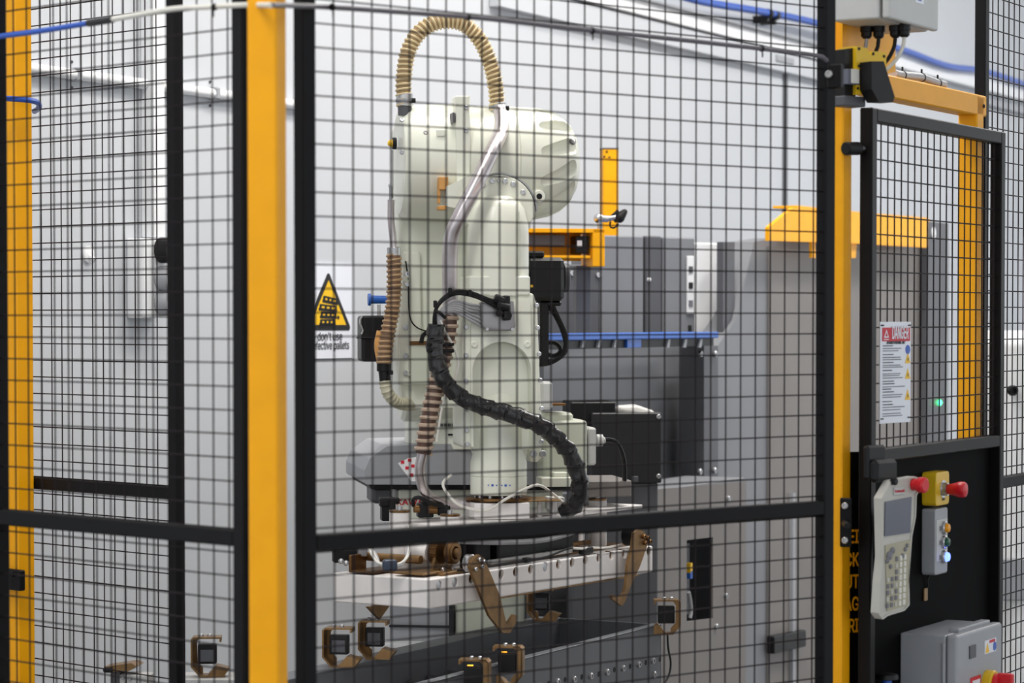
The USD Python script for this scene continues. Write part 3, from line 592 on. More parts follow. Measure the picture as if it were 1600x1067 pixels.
# trunking and rails high on the wall to the right
th = Thing('cable_tray', 'pale grooved metal cable tray along the top of the back wall', 'cable tray', WALL.Wp(WALL.L(1000, 30)), 62.3)
xa = WALL.X(764); xb = WALL.X(1309); z = WALL.L(1000, 35, -0.03)[2]; zl = WALL.L(1000, 62, -0.03)[2]
def rail(za, zb_, d0, d1): return WALL.W(bx(((xa + xb) / 2, (d0 + d1) / 2, (za + zb_) / 2), (xb - xa, abs(d1 - d0), abs(za - zb_)), 0.003))
th.part('top_channel', rail(z + 0.10, z + 0.03, -0.001, -0.07), 'white'); th.part('lower_channel', rail(z + 0.02, zl, -0.001, -0.05), 'wall'); th.part('groove', rail(z + 0.03, z + 0.02, -0.001, -0.02), 'greyink'); th.part('edge', rail(z + 0.115, z + 0.10, -0.001, -0.10), 'encl')
th = Thing('panel_joint', 'dark vertical joint strip with a bracket on the wall left of the gate post', 'joint strip', WALL.Wp(WALL.L(1224, 200)), 62.3)
zt_ = WALL.L(1224, 92)[2]
th.part('strip', WALL.W(bx((WALL.X(1224.5), -0.006, (zt_ + 0.4) / 2), (0.05, 0.012, zt_ - 0.4), 0)), 'greyd')
th.part('bracket', WALL.pbox(1213, 88, 1240, 98, -0.06, -0.001), 'encl')
th.part('cable', WALL.W(cable([WALL.L(x, y, -0.03) for x, y in ((1222, 95), (1245, 84), (1275, 82), (1305, 80))], 0.012)), 'rubber')
xa = WALL.X(1311); xb = WALL.X(1640)
th = Thing('lower_cable_tray', 'pale horizontal trunking on the wall behind the yellow lintel', 'trunking', WALL.Wp(WALL.L(1420, 110)), 62.3)
z = WALL.L(1440, 105, -0.03)[2]
th.part('channel', WALL.W(bx(((xa + xb) / 2, -0.03, z), (xb - xa, 0.058, 0.10), 0.006)), 'white')
th.part('rail', WALL.W(bx(((xa + xb) / 2, -0.02, z - 0.12), (xb - xa, 0.038, 0.05), 0.004)), 'encl')
th = Thing('blue_air_pipe', 'blue air pipe drooping along the wall to the upper right', 'pipe', WALL.Wp(WALL.L(1300, 40)), 62.3)
th.part('pipe', WALL.W(cable([WALL.L(x, y, -0.09) for x, y in ((1040, -14), (1100, 3), (1200, 20), (1290, 40), (1410, 78), (1480, 103), (1540, 112), (1620, 138))], 0.021, 12, 0.08)), 'bluehose')
for x, y in ((1201, 21), (1212, 24)): q = WALL.L(x, y, -0.09); th.part('clamp', WALL.W(cat(lathe(q - [0.02, 0, 0], (1, 0, 0), [(0, 0.026), (0.04, 0.026)], 12), bx(q + [0, 0.045, -0.03], (0.03, 0.09, 0.04), 0.002))), 'blackplastic')

# ================================================================== the robot
R = Fr(785, 8.25, 10)
def rp(pts, d): return R.poly(pts, d)
def rq(px, py, d): return R.L(px, py, d)
def wl(px, py, d): return R.Wp(R.L(px, py, d))
S = 8.25 / F
rob = Thing('palletizing_robot', 'cream six-axis industrial robot with hoses standing inside the cage', 'robot', at(R, 0, 0.35, 0), 10)
# pedestal and base
q0, q1 = rq(712, 800, 0.50), rq(822, 800, 0.50)
zb_ = rq(740, 766, 0.5)[2]
ped = rob.part('pedestal', R.W(rbx(((q0[0] + q1[0]) / 2, 0.68, zb_ / 2), (q1[0] - q0[0], 0.36, zb_), 0.02)), 'cream2')
bh = rob.part('base_collar', R.W(bprism(rp([(622, 764), (640, 764), (880, 764), (880, 822), (622, 812)], 0.30), 0.30, 0.75, 0.01, 0.008)), 'cream')
bh.part('lettering', R.W(mv(sc(text('KAWASAKI', 0.018, 0.002, True), 1.25), rq(658, 787, 0.30)[0], 0.2995, rq(662, 788, 0.30)[2])), 'redink')
rob.part('base_skirt', R.W(prism(rp([(570, 757), (570, 735), (578, 716), (605, 697), (720, 693), (900, 697), (915, 758)], 0.24), 0.24, 0.80, 0.01)), 'encl')  # cream casting; the shadow on it is put into this grey
rob.part('base_gap', R.W(prism(rp([(576, 757), (912, 757), (908, 766), (580, 764)], 0.27), 0.26, 0.78)), 'rubber')
rob.part('base_foot', R.W(bx(rq(598, 775, 0.3) + [0, 0.1, 0], (0.06, 0.2, 0.05), 0.006)), 'greyd'); rob.part('base_foot', R.W(bx(rq(948, 762, 0.30) + [0, 0.1, 0], (0.15, 0.3, 0.055), 0.004)), 'greyw')
# turret
q = rq(742, 655, 0.45)
tur = rob.part('turret', R.W(lathe((q[0], 0.45, rq(742, 697, 0.45)[2]), (0, 0, 1), [(0, 0.235), (0.02, 0.24), (0.10, 0.235), (0.14, 0.21), (0.17, 0.16)], 40)), 'cream')
for k in range(6): tur.part('vent_slot', R.W(bx(rq(690 + k * 6, 664, 0.235), (0.006, 0.03, 0.010), 0)), 'greyd')
tur.part('name_strip', R.W(bx(rq(708, 679, 0.24), (0.034, 0.02, 0.006), 0)), 'ink')
# shoulder
q0 = rq(628, 610, 0.25); rl = 0.092
rob.part('shoulder_hub', R.W(cyl((q0[0], 0.30, q0[2]), (rq(735, 610, 0.25)[0], 0.30, q0[2]), 0.105, 36, ch=0.012)), 'cream')
rob.part('shoulder_box', R.W(prism(rp([(642, 538), (725, 538), (725, 600), (642, 600)], 0.10), 0.10, 0.36, 0.006)), 'cream2').part('dark_lid', R.W(prism(rp([(641, 533), (672, 533), (672, 539), (641, 539)], 0.095), 0.095, 0.3)), 'bronze')
# lower arm
la = rob.part('lower_arm', R.W(bprism(rp([(621, 205), (640, 180), (742, 180), (742, 330), (700, 400), (712, 470), (735, 640), (625, 640), (617, 560), (621, 330)], 0.14) if False else rp([(621, 200), (640, 175), (742, 175), (742, 640), (628, 640), (619, 560)], 0.14), 0.14, 0.34, 0.03, 0.02)), 'cream')
cv = rob.part('arm_side_cover', R.W(bprism(rp([(630, 392), (657, 392), (660, 602), (622, 602), (626, 500)], 0.115), 0.115, 0.145, 0.01, 0.008)), 'cream')
for y in (428, 444, 512, 556, 583): cv.part('bolt', R.W(bolt(rq(634 if y > 500 else 636, y, 0.112), (0, -1, 0), 0.009, 0.007)), 'zinc')
cv.part('bolt', R.W(bolt(rq(641, 583, 0.112), (0, -1, 0), 0.012, 0.007)), 'cream')
cv.part('bolt', R.W(bolt(rq(636, 436, 0.112), (0, -1, 0), 0.012, 0.007)), 'cream')
# elbow housing, turned about the elbow axis
XA = lambda px: rq(px, 255, 0.10)[0]
za = rq(760, 255, 0.10)[2]; rpx = 0.10 and (8.35 / F)
def lath(prof, n=48): return R.W(lathe((XA(prof[0][0]), 0.10, za), (1, 0, 0), [(XA(p) - XA(prof[0][0]), r * rpx) for p, r in prof], n))
eh = rob.part('elbow_housing', lath([(621, 70), (623, 80), (632, 88), (660, 90), (711, 90)]), 'cream')
el = rob.part('elbow_ring', lath([(712, 84), (713, 88), (738, 88), (739, 86)]), 'cream')
def on_axis(px, py, r):
    q = rq(px, py, -0.05); dz = q[2] - za; d = 0.10 - math.sqrt(max((r * rpx) ** 2 - dz ** 2, 1e-6)); q = rq(px, py, d); n = np.array([0, d - 0.10, q[2] - za]); return q, n / np.linalg.norm(n)
for px, py in ((665, 208), (628, 188), (628, 238)):
    q, n = on_axis(px, py, 88); eh.part('bolt', R.W(bolt(q - n * 0.001, n, 0.008, 0.006)), 'zinc')
q, n = on_axis(688, 208, 89); eh.part('lifting_tab', R.W(rbx(q, (0.028, 0.03, 0.022), 0.004)), 'cream')
lug = rob.part('rib_bracket', R.W(bprism(rp([(712, 150), (732, 150), (736, 205), (734, 285), (713, 285)], -0.09), -0.092, -0.03, 0.004, 0.005)), 'cream')
rob.part('lifting_lug', R.W(bprism(rp([(711, 150), (733, 150), (733, 190), (711, 190)], 0.02), 0.0, 0.10, 0.004, 0.006)), 'cream')
for y in (168, 204): lug.part('bolt', R.W(bolt(rq(728, y, -0.092), (0, -1, 0), 0.008, 0.006)), 'zinc')
rob.part('slot_cover', R.W(prism(rp([(707, 176), (710, 176), (710, 192), (707, 192)], -0.085), -0.09, -0.03)), 'greyd')
# domed upper arm casting with cast grooves
prof = [(738, 86), (745, 88), (800, 88), (836, 87), (858, 82), (874, 74), (887, 62), (896, 46), (901, 28), (903, 10)]
dome = lathe((XA(738), 0.10, za), (1, 0, 0), [(XA(p) - XA(738), r * rpx) for p, r in prof], 72)
cuts = []
for k in range(12):
    th_ = math.radians(-18 + 30 * k)
    pt = lambda px, r, dth: np.array([XA(px), 0.10 - r * rpx * math.cos(th_ + dth), za + r * rpx * math.sin(th_ + dth)])
    a, b = pt(838, 88, -0.05), pt(886, 70, 0.16)
    sp = trimesh.creation.uv_sphere(1.0, count=[8, 16]).vertices
    cuts.append(hull(np.concatenate([sp * 0.018 + a, sp * 0.030 + b])))
dome = boolean(dome, cuts)
dm = rob.part('upper_arm_casting', R.W(dome), 'cream', smooth=28)
dm.part('seam', lath([(797, 88), (797.5, 88.6), (799, 88.6), (799.5, 88)]), 'cream2')
q, n = on_axis(838, 308, 88)
dm.part('boss', R.W(cat(blob([(q[0], -0.05, q[2], 0.028), (q[0] - 0.01, 0.05, q[2] + 0.06, 0.03)], 8), lathe((q[0], -0.07, q[2]), (0, -1, 0), [(0, 0.021), (0.022, 0.020), (0.024, 0.018)], 20)))  , 'cream').part('hole', R.W(lathe((q[0], -0.0935, q[2]), (0, -1, 0), [(0, 0.0095), (0.001, 0.0095)], 16)), 'rubber')
q, n = on_axis(892, 218, 60); dm.part('plug', R.W(lathe(q - n * 0.004, np.array([0.6, -0.6, 0.5]), [(0, 0.018), (0.008, 0.018)], 14)), 'greyd')
# forearm: round cap, tube, wrist housing
cap = [(785 + 57 * math.cos(t), 330 - 57 * math.sin(t)) for t in np.linspace(-0.15, math.pi + 0.15, 36)]
capm = [(x - 8 * 0, y) for x, y in cap] + [(730, 372), (838, 372)]
fc = rob.part('forearm_flange', R.W(bprism(rp([(x - 6, y) for x, y in cap] + [(731, 352), (826, 352)], -0.13), -0.135, 0.0, 0.0, 0.006)), 'cream')
fc.part('flange_groove', R.W(prism(Polygon(rp([(779 + 60 * math.cos(t), 330 - 60 * math.sin(t)) for t in np.linspace(0, 2 * math.pi, 48)], -0.10)).difference(Polygon(rp([(779 + 57.5 * math.cos(t), 330 - 57.5 * math.sin(t)) for t in np.linspace(0, 2 * math.pi, 48)], -0.10))).intersection(Polygon(rp([(700, 240), (860, 240), (860, 330), (700, 330)], -0.10))), -0.112, -0.06)), 'encl')
for a in (38, 62, 78, 90, 102, 121, 142):
    x, y = 779 + 48 * math.cos(math.radians(a)), 330 - 48 * math.sin(math.radians(a))
    fc.part('bolt', R.W(bolt(rq(x, y, -0.135), (0, -1, 0), 0.009 if a != 90 else 0.006, 0.006)), 'zinc')
tq = rq(778, 345, -0.12)
ft = rob.part('forearm_tube', R.W(lathe((tq[0], -0.12, rq(778, 462, -0.12)[2]), (0, 0, 1), [(0, 0.098), (0.19, 0.098), (0.23, 0.096), (0.275, 0.085), (0.30, 0.068), (0.315, 0.04)], 44)), 'cream')
ft.part('seam_rib', R.W(bx((tq[0] + 0.052, -0.204, rq(800, 385, -0.2)[2]), (0.004, 0.006, 0.22), 0.001)), 'cream2')
rob.part('side_connector', R.W(rbx(rq(822, 347, -0.07), (0.022, 0.05, 0.045), 0.004)), 'white')
rob.part('wrist_collar', R.W(rbx(((rq(733, 445, -0.2)[0] + rq(828, 445, -0.2)[0]) / 2, -0.10, (rq(780, 431, -0.2)[2] + rq(780, 462, -0.2)[2]) / 2), (rq(828, 445, -0.2)[0] - rq(733, 445, -0.2)[0], 0.22, rq(780, 431, -0.2)[2] - rq(780, 462, -0.2)[2]), 0.008)), 'cream')
arch = [(740 + 0, 705)] + [(784 + 46 * math.cos(t), 580 - 46 * math.sin(t)) for t in np.linspace(math.pi, 0, 24)] + [(834, 705)]
rec = Polygon(rp(arch, -0.205))
wh = rob.part('wrist_housing', R.W(boolean(bprism(rp([(722, 458), (834, 458), (840, 480), (848, 700), (722, 700)], -0.20), -0.20, 0.0, 0.012, 0.008), prism(rec, -0.25, -0.155))), 'cream')
plate = Polygon(rp([(736, 470), (828, 470), (834, 698), (736, 698)], -0.21)).buffer(-0.006).buffer(0.006)
fp = wh.part('front_cover', R.W(prism(plate.difference(Polygon(rp(arch, -0.21))), -0.212, -0.20)), 'cream')
wh.part('cover_recess', R.W(prism(rec.buffer(-0.004), -0.158, -0.154)), 'cream')
for x, y in ((728, 511), (728, 555), (728, 595), (729, 640), (729, 672), (730, 694), (838, 477), (840, 512), (842, 553), (844, 594), (846, 638), (846, 690)):
    wh.part('bolt', R.W(bolt(rq(x, y, -0.20), (0, -1, 0), 0.0075, 0.007)), 'zinc')
for x, y in ((741, 538), (824, 538)): wh.part('cover_screw', R.W(bolt(rq(x, y, -0.212), (0, -1, 0), 0.011, 0.005)), 'cream')
# wrist
wq_ = rq(779, 720, -0.12)
def wz(y): return rq(779, y, -0.12)[2]
zb0_ = wz(772)
wr = rob.part('wrist', R.W(lathe((wq_[0], -0.12, zb0_), (0, 0, 1), [(0, 0.088), (0.004, 0.090), (wz(744) - zb0_, 0.090), (wz(743) - zb0_, 0.087), (wz(742) - zb0_, 0.090), (wz(722) - zb0_, 0.090), (wz(700) - zb0_, 0.078), (wz(640) - zb0_, 0.076), (wz(622) - zb0_, 0.058), (wz(612) - zb0_, 0.03)], 44)), 'cream')
for x in (764, 770, 776, 784, 790, 797): wr.part('mark', R.W(bx((rq(x, 758, -0.21)[0], -0.12 - math.sqrt(0.0905 ** 2 - (rq(x, 758, -0.21)[0] - wq_[0]) ** 2), rq(x, 758, -0.2)[2]), (0.007 if x in (770, 790) else 0.004, 0.002, 0.007 if x in (770, 790) else 0.003), 0)), 'blueink')
rob.part('wrist_side_plate', R.W(bprism(rp([(742, 702), (774, 690), (774, 640), (822, 640), (826, 700), (822, 720), (752, 724)], -0.1), -0.10, 0.02, 0.01, 0.01)), 'cream')
for k, a in enumerate(np.linspace(0, 2 * math.pi, 12, endpoint=False)):
    if math.sin(a) < 0.3: wr.part('flange_bolt', R.W(cyl((wq_[0] + 0.075 * math.cos(a), -0.12 + 0.075 * math.sin(a), zb0_ - 0.008), (wq_[0] + 0.075 * math.cos(a), -0.12 + 0.075 * math.sin(a), zb0_), 0.006, 8)), 'zinc')
# cable junction box on the wrist housing
jb = rob.part('cable_junction_box', R.W(bprism(rp([(751, 472), (803, 470), (806, 510), (800, 517), (760, 517), (752, 508)], -0.255), -0.255, -0.212, 0.004, 0.006)), 'silver')
for x in (761, 800): jb.part('screw', R.W(bolt(rq(x, 514, -0.25), (0, -1, 0), 0.006, 0.01)), 'zinc')
for a, b, r in (((772, 466, -0.27), (788, 472, -0.27), 0.016), ((776, 477, -0.28), (796, 481, -0.28), 0.013), ((790, 462, -0.265), (792, 500, -0.275), 0.014)):
    jb.part('cable_plug', R.W(cyl(rq(*a), rq(*b), r, 14, ch=0.003)), 'blackplastic')
for k in range(2): jb.part('grommet', R.W(cyl(rq(780 + 14 * k, 489 + k * 4, -0.255), rq(780 + 14 * k, 489 + k * 4, -0.285), 0.012, 12)), 'rubber')
# black plastic buffer blocks
lugb = rob.part('stop_lug', R.W(bprism(rp([(694, 300), (705, 295), (722, 280), (735, 268), (735, 315), (712, 322), (694, 318)], -0.10), -0.10, -0.02, 0.003, 0.006)) if False else R.W(prism(rp([(697, 291), (712, 285), (738, 270), (738, 330), (716, 326), (697, 322)], -0.12), -0.12, -0.02, 0.004)), 'cream')
rob.part('rubber_stop', R.W(rbx(rq(691.5, 287, -0.09), (0.030, 0.05, 0.040), 0.003)), 'orange', 'tan plastic stop block')
rob.part('rubber_stop', R.W(rbx(rq(690, 325, -0.09), (0.026, 0.05, 0.014), 0.003)), 'orange', 'thin tan stop block')
rob.part('stop_strip', R.W(bx(rq(685.5, 307, -0.09), (0.007, 0.03, 0.045), 0.001)), 'orange')
q = rq(619, 224, 0.06); ib = rob.part('indicator', R.W(lathe(q, (-1, 0, 0), [(0, 0.019), (0.012, 0.019)], 16)), 'blackplastic'); ib.part('yellow_lens', R.W(lathe(q - [0.012, 0, 0], (-1, 0, 0), [(0, 0.012), (0.008, 0.011), (0.015, 0.006)], 14)), 'signyellow')
rob.part('side_rod', R.W(cyl(rq(613, 235, 0.06), rq(613, 310, 0.06), 0.0035, 8)), 'zinc')
# motors
def rbox(x0, y0, x1, y1, d0, d1, ch=0.006): return R.pbox(x0, y0, x1, y1, d0, d1, ch)
mo = rob.part('elbow_motor', rbox(824, 402, 882, 470, 0.24, 0.42, 0.012), 'blackplastic')
mo.part('motor_mount', rbox(788, 418, 826, 462, -0.04, 0.40, 0.006), 'cream2')
mo.part('motor_cap', rbox(822, 392, 851, 403, 0.25, 0.38), 'rubber')
q = rq(884, 434, 0.33); mo.part('motor_end', R.W(lathe((rq(880, 434, 0.33)[0], 0.33, q[2]), (1, 0, 0), [(0, 0.05), (0.014, 0.048), (0.018, 0.035)], 22)), 'greyd')
mo.part('motor_plug', rbox(845, 470, 878, 478, 0.26, 0.36), 'blackplastic')
mo.part('motor_label', rbox(821, 425, 825.5, 462, 0.235, 0.25, 0.0005), 'white')
mo.part('led_dot', R.W(bx(rq(831, 447, 0.239), (0.009, 0.003, 0.009), 0)), 'signyellow')
rob.part('cable_column', rbox(844, 470, 858, 572, 0.26, 0.32), 'blackplastic')
for k, c in enumerate(([(862, 474), (872, 495), (884, 525), (880, 552), (862, 566), (842, 570)], [(856, 478), (866, 490), (880, 520), (884, 548), (868, 562), (848, 566)], [(848, 535), (868, 536), (876, 548), (866, 556), (852, 552)])):
    rob.part('motor_cable', R.W(cable([rq(x, y, 0.27 + 0.02 * k) for x, y in c], 0.0075)), 'rubber')
m2 = rob.part('shoulder_motor', R.W(rbx(((rq(565, 528, 0.25)[0] + rq(625, 528, 0.25)[0]) / 2, 0.32, (rq(600, 493, 0.25)[2] + rq(600, 565, 0.25)[2]) / 2), (rq(625, 528, 0.25)[0] - rq(565, 528, 0.25)[0], 0.13, rq(600, 493, 0.25)[2] - rq(600, 565, 0.25)[2]), 0.012)), 'blackplastic', 'black motor with a small wire clip')
m2.part('wire_clip', R.W(cable([rq(x, y, 0.245) for x, y in ((566, 494), (562, 500), (563, 508), (567, 514), (565, 522))], 0.003, 6)), 'zinc')
m2.part('motor_band', rbox(564, 526, 606, 530, 0.247, 0.39), 'rubber')
bp = rob.part('blue_plug', R.W(lathe(rq(575, 468, 0.30), (1, 0, 0), [(0, 0.020), (0.008, 0.021), (0.010, 0.014), (0.09, 0.013)], 18)), 'blue', 'blue plastic connector')
rob.part('plug_stem', R.W(cyl(rq(592, 476, 0.30), rq(592, 496, 0.30), 0.006, 10)), 'lightgrey')
# boxes beside the base
rob.part('drive_box', rbox(850, 657, 918, 750, 0.12, 0.34, 0.008), 'cream2').part('connector_plate', rbox(919, 668, 932, 727, 0.14, 0.26, 0.006), 'lightgrey')
rob.part('drive_box_top', rbox(850, 645, 896, 662, 0.14, 0.30, 0.008), 'cream2')
rob.part('cable_entry_box', rbox(846, 596, 864, 640, 0.10, 0.2, 0.008), 'white')
rob.part('bronze_tray', rbox(846, 630, 884, 634, 0.12, 0.3, 0.001), 'bronze')
pl_ = rob.part('round_plug', R.W(lathe(rq(932, 688, 0.18), (1, 0, 0), [(0, 0.020), (0.02, 0.020), (0.024, 0.012), (0.03, 0.009)], 16)), 'lightgrey')
pl_.part('cable', R.W(cable([rq(940, 688, 0.18), rq(952, 687, 0.18), rq(966, 694, 0.2), rq(975, 720, 0.24), rq(976, 755, 0.26)], 0.008)), 'blackplastic')
for x, y in ((833, 709), (848, 709)): rob.part('base_bolt', R.W(bolt(rq(x, y, -0.02), (0, -1, 0), 0.012, 0.008)), 'zinc')
rob.part('wrist_bracket', R.W(bprism(rp([(826, 690), (846, 690), (846, 715), (840, 722), (830, 722), (826, 712)], -0.02), -0.02, 0.06, 0.004, 0.006)), 'cream')
rob.part('sensor_block', R.W(cat(rbx(rq(870, 752, 0.05), (0.12, 0.1, 0.03), 0.004), rbx(rq(874, 742, 0.05), (0.05, 0.06, 0.02), 0.004))), 'cream')
rob.part('reflector', R.W(prism(rp([(622, 724), (638, 716), (650, 714), (650, 752), (643, 752)], 0.02), 0.02, 0.024)), 'white', 'white marker with red checks')
for x, y in ((629, 722), (640, 719), (636, 731), (645, 728), (643, 742)): rob.part('red_check', R.W(bx(rq(x, y, 0.0195), (0.011, 0.002, 0.010), 0).apply_transform(np.eye(4))), 'redink')
# hoses and pipes
def hp(pts, d=None): return [wl(*p) if len(p) == 3 else wl(p[0], p[1], d) for p in pts]
h = spiral_hose('vacuum_hose', (hp([(632, 166), (631, 150), (631, 122), (638, 80), (658, 48), (690, 33), (725, 38), (752, 66), (768, 105), (775, 140), (777, 172)], 0.02)), 12.2 * S, 0.0155, 'hose', 'helix', 'beige corrugated hose looping over the top of the robot')
for x, y0, y1 in ((632, 146, 166), (778, 160, 176)):
    c = rob.part('hose_clamp', R.W(cyl(rq(x, y0, 0.02), rq(x + 0.5, y1, 0.02), 13.2 * S, 22, ch=0.002)), 'zinc')
    c.part('clamp_band', R.W(cyl(rq(x, (y0 + y1) / 2 - 1, 0.02), rq(x, (y0 + y1) / 2 + 3, 0.02), 13.9 * S, 22)), 'encl')
    c.part('clamp_screw', R.W(cyl(rq(x + 12, (y0 + y1) / 2 + 1, 0.0), rq(x + 17, (y0 + y1) / 2 + 1, 0.0), 0.008, 10)), 'rubber')
rob.part('hose_stub', R.W(cyl(rq(632, 158, 0.02), rq(633, 180, 0.02), 11 * S, 18)), 'greyd')
rob.part('steel_pipe', tube(resample(spline(hp([(779, 166, 0.02), (783, 182, -0.01), (782, 206, -0.07), (768, 238, -0.17), (744, 288, -0.24), (718, 338, -0.25), (706, 368, -0.24), (703, 400, -0.23), (703, 440, -0.22), (704, 500, -0.2)])), 0.01)[0], 11.6 * S, 22), 'steel', 'bright stainless vacuum pipe')
rob.part('vacuum_pipe', tube(resample(spline(hp([(611, 312), (611, 345), (614, 372), (616, 392)], 0.05)), 0.01)[0], np.linspace(5, 7, 1)[0] * S * 1.1, 16), 'steel')
rob.part('pipe_clip', R.W(cat(bx(rq(610, 300, 0.05), (0.008, 0.01, 0.05), 0.001), bx(rq(610, 290, 0.05), (0.012, 0.014, 0.01), 0.001))), 'zinc')
h = spiral_hose('vacuum_hose', (hp([(615.5, 398), (616, 420), (616, 450), (613, 485), (606, 520), (602, 548), (600, 568)], 0.04)), 11.4 * S, 0.0165, 'hoseb', 'helixb', 'brown corrugated hose left of the lower arm')
h.part('hose_end', R.W(cyl(rq(615, 386, 0.04), rq(615.5, 400, 0.04), 10.5 * S, 18, ch=0.002)), 'zinc')
rob.part('inner_sleeve', tube(resample(spline(hp([(598, 518), (594, 540), (599, 570)], 0.07)), 0.01)[0], 9.5 * S, 16), 'orange')
rob.part('hose_clamp', cat(R.W(cyl(rq(600, 566, 0.05), rq(600, 580, 0.05), 11.5 * S, 20, ch=0.002)), R.W(cyl(rq(600, 578, 0.05), rq(602, 596, 0.05), 9 * S, 18, ch=0.003)), R.W(bx(rq(610, 582, 0.04), (0.016, 0.02, 0.014), 0.002))), 'blackplastic')
rob.part('vacuum_hose', corrugated(hp([(601, 594, 0.05), (606, 614, 0.05), (620, 628, 0.08), (642, 632, 0.16), (665, 626, 0.25)]), 9.5 * S, 0.014, 0.06), 'hosep', 'pale hose curving behind the lower arm')
h = spiral_hose('vacuum_hose', (hp([(703, 488, -0.20), (700, 520, -0.21), (692, 560, -0.21), (680, 610, -0.21), (669, 660, -0.21), (661, 708, -0.2)])), 13.2 * S, 0.024, 'hosed', 'helixd', 'dark brown ribbed hose in front of the robot')
rob.part('steel_pipe', tube(resample(spline(hp([(661, 706, -0.2), (656, 735, -0.19), (664, 768, -0.17), (690, 784, -0.12), (712, 788, -0.1), (738, 788, -0.09)])), 0.01)[0], 8.2 * S, 18), 'steel', 'bent metal pipe leading to the gripper')
# cables from the junction box
rng = np.random.default_rng(3)
for k in range(6):
    o = k * 4.0
    rob.part('signal_cable', cable(hp([(752, 478 + o * 1.6, -0.235), (735, 476 + o * 1.2, -0.25), (712, 470 + o * 0.9, -0.26), (696, 478 + o * 0.6, -0.27), (684 + o * 0.35, 492 + o * 0.2, -0.275), (679 + o * 0.5, 512, -0.27), (682 + o * 0.3, 528, -0.265)]), 0.0046, 8), 'cablegrey')
for k in range(3):
    o = k * 2.6
    rob.part('black_cable', cable(hp([(784, 474 + o * 2.2, -0.27), (760, 466 + o, -0.275), (736, 457 + o * 0.9, -0.275), (712, 455 + o * 0.8, -0.28), (694, 464 + o * 0.7, -0.285), (682, 480 + o * 0.4, -0.285), (678 + o * 0.4, 500, -0.28), (680 + o * 0.5, 520, -0.27)]), 0.0050, 8), 'rubber')
for x, y in ((703, 455), (734, 458), (680, 475)): rob.part('cable_tie', R.W(rbx(rq(x, y, -0.285), (0.011, 0.012, 0.022), 0.003)), 'rubber')
rob.part('cable_tie', R.W(cable([rq(681, 486, -0.285), rq(688, 489, -0.289), rq(696, 497, -0.28)], 0.005)), 'rubber')
rob.part('white_cable', cable(hp([(688, 500, -0.275), (694, 515, -0.27), (704, 533, -0.255), (713, 552, -0.24), (716, 570, -0.23), (710, 595, -0.225), (698, 615, -0.225), (690, 640, -0.225), (682, 690, -0.22)]), 0.0042, 8), 'cablewhite')
rob.part('cable_sleeve', wrapped(hp([(681, 506, -0.27), (680, 540, -0.265), (684, 572, -0.26), (698, 600, -0.265), (726, 624, -0.27), (760, 637, -0.275), (800, 648, -0.275), (836, 661, -0.27), (866, 682, -0.26), (888, 706, -0.25), (902, 735, -0.24), (906, 765, -0.22), (899, 788, -0.19), (882, 800, -0.15)]), 12.6 * S), 'tape', 'thick black taped cable sleeve', smooth=24)
for x, y in ((679, 538), (680, 548)): rob.part('sleeve_band', R.W(cyl(rq(668, y, -0.29), rq(708, y, -0.25), 0.006, 8)), 'rubber')
rob.part('thin_wire', cable(hp([(634, 408, 0.11), (638, 440, 0.11), (639, 480, 0.11), (642, 500, 0.10), (652, 512, 0.10), (668, 518, 0.08)]), 0.0025, 6), 'rubber')
rob.part('black_elbow_cable', cable(hp([(658, 536, 0.09), (661, 524, 0.09), (668, 520, 0.08), (678, 524, 0.06)]), 0.007, 8), 'rubber')
rob.part('white_cable', cable(hp([(705, 742, -0.15), (692, 755, -0.18), (700, 772, -0.2), (720, 790, -0.21), (760, 797, -0.22), (790, 780, -0.23), (820, 764, -0.22), (842, 758, -0.2), (862, 770, -0.16), (885, 790, -0.14)]), 0.0048, 8), 'cablewhite')

# ================================================================== the gripper
G = Fr(670, 7.60, 57)
glen = G.X(1021, 0)
lo, hi = 0.0, 1.0
for _ in range(40):
    mid = (lo + hi) / 2
    q = G.Wp((0, mid, EYE)); px = PPX + q[0] / q[1] * F
    if px > 519: lo = mid
    else: hi = mid
gw = lo; gz1, gz0 = G.L(670, 905)[2], G.L(670, 952)[2]
gr = Thing('bag_gripper', 'white and brass gripper tool hanging under the robot wrist', 'gripper', at(G, glen / 2, gw / 2, gz1), 57)
plank = rbx((glen / 2, gw / 2, (gz0 + gz1) / 2), (glen, gw, gz1 - gz0), 0.006)
holes = [(686, 915), (711, 910), (737, 904), (783.5, 897.5), (806, 893.5), (829.5, 889.5), (852, 885.5), (873, 882), (894.5, 879), (915, 875.5), (936, 872), (956, 868), (976, 865.5), (1014, 861)]
plank = boolean(plank, [cyl(G.L(x, y, 0) - [0, 0.02, 0], G.L(x, y, 0) + [0, 0.022, 0], 0.0155, 18) for x, y in holes])
bd = gr.part('body_beam', G.W(plank), 'whiteplastic', 'long white plastic beam with a row of counterbored holes', smooth=20)
for i, (x, y) in enumerate(holes):
    q = G.L(x, y, 0); bd.part('bolt' if i in (0, 1, 6) else 'bush', G.W(lathe(q + [0, 0.022, 0], (0, -1, 0), [(0, 0.0152), (0.010, 0.0152), (0.010, 0.008), (0.004, 0.007)] if i not in (0, 1, 6) else [(0, 0.0152), (0.019, 0.014), (0.020, 0.009)], 16)), 'bronze' if i not in (0, 1, 6) else 'zinc')
def garm(pts, d0, d1, name='clamp_arm', lab=None): return gr.part(name, G.W(prism(rpoly(G.poly(pts, d0), 0.002), d0, d1)), 'brass', lab)
fa = garm([(735, 884), (739, 874), (748, 866), (757, 872), (762, 885), (781, 930), (792, 976), (803, 960), (808, 962), (807, 972), (797, 989), (786, 989), (765, 962), (746, 915), (738, 896)], -0.034, -0.024, 'clamp_arm', 'brass coloured clamp arm hooked over the near rail')
q = G.L(741, 880, -0.03)
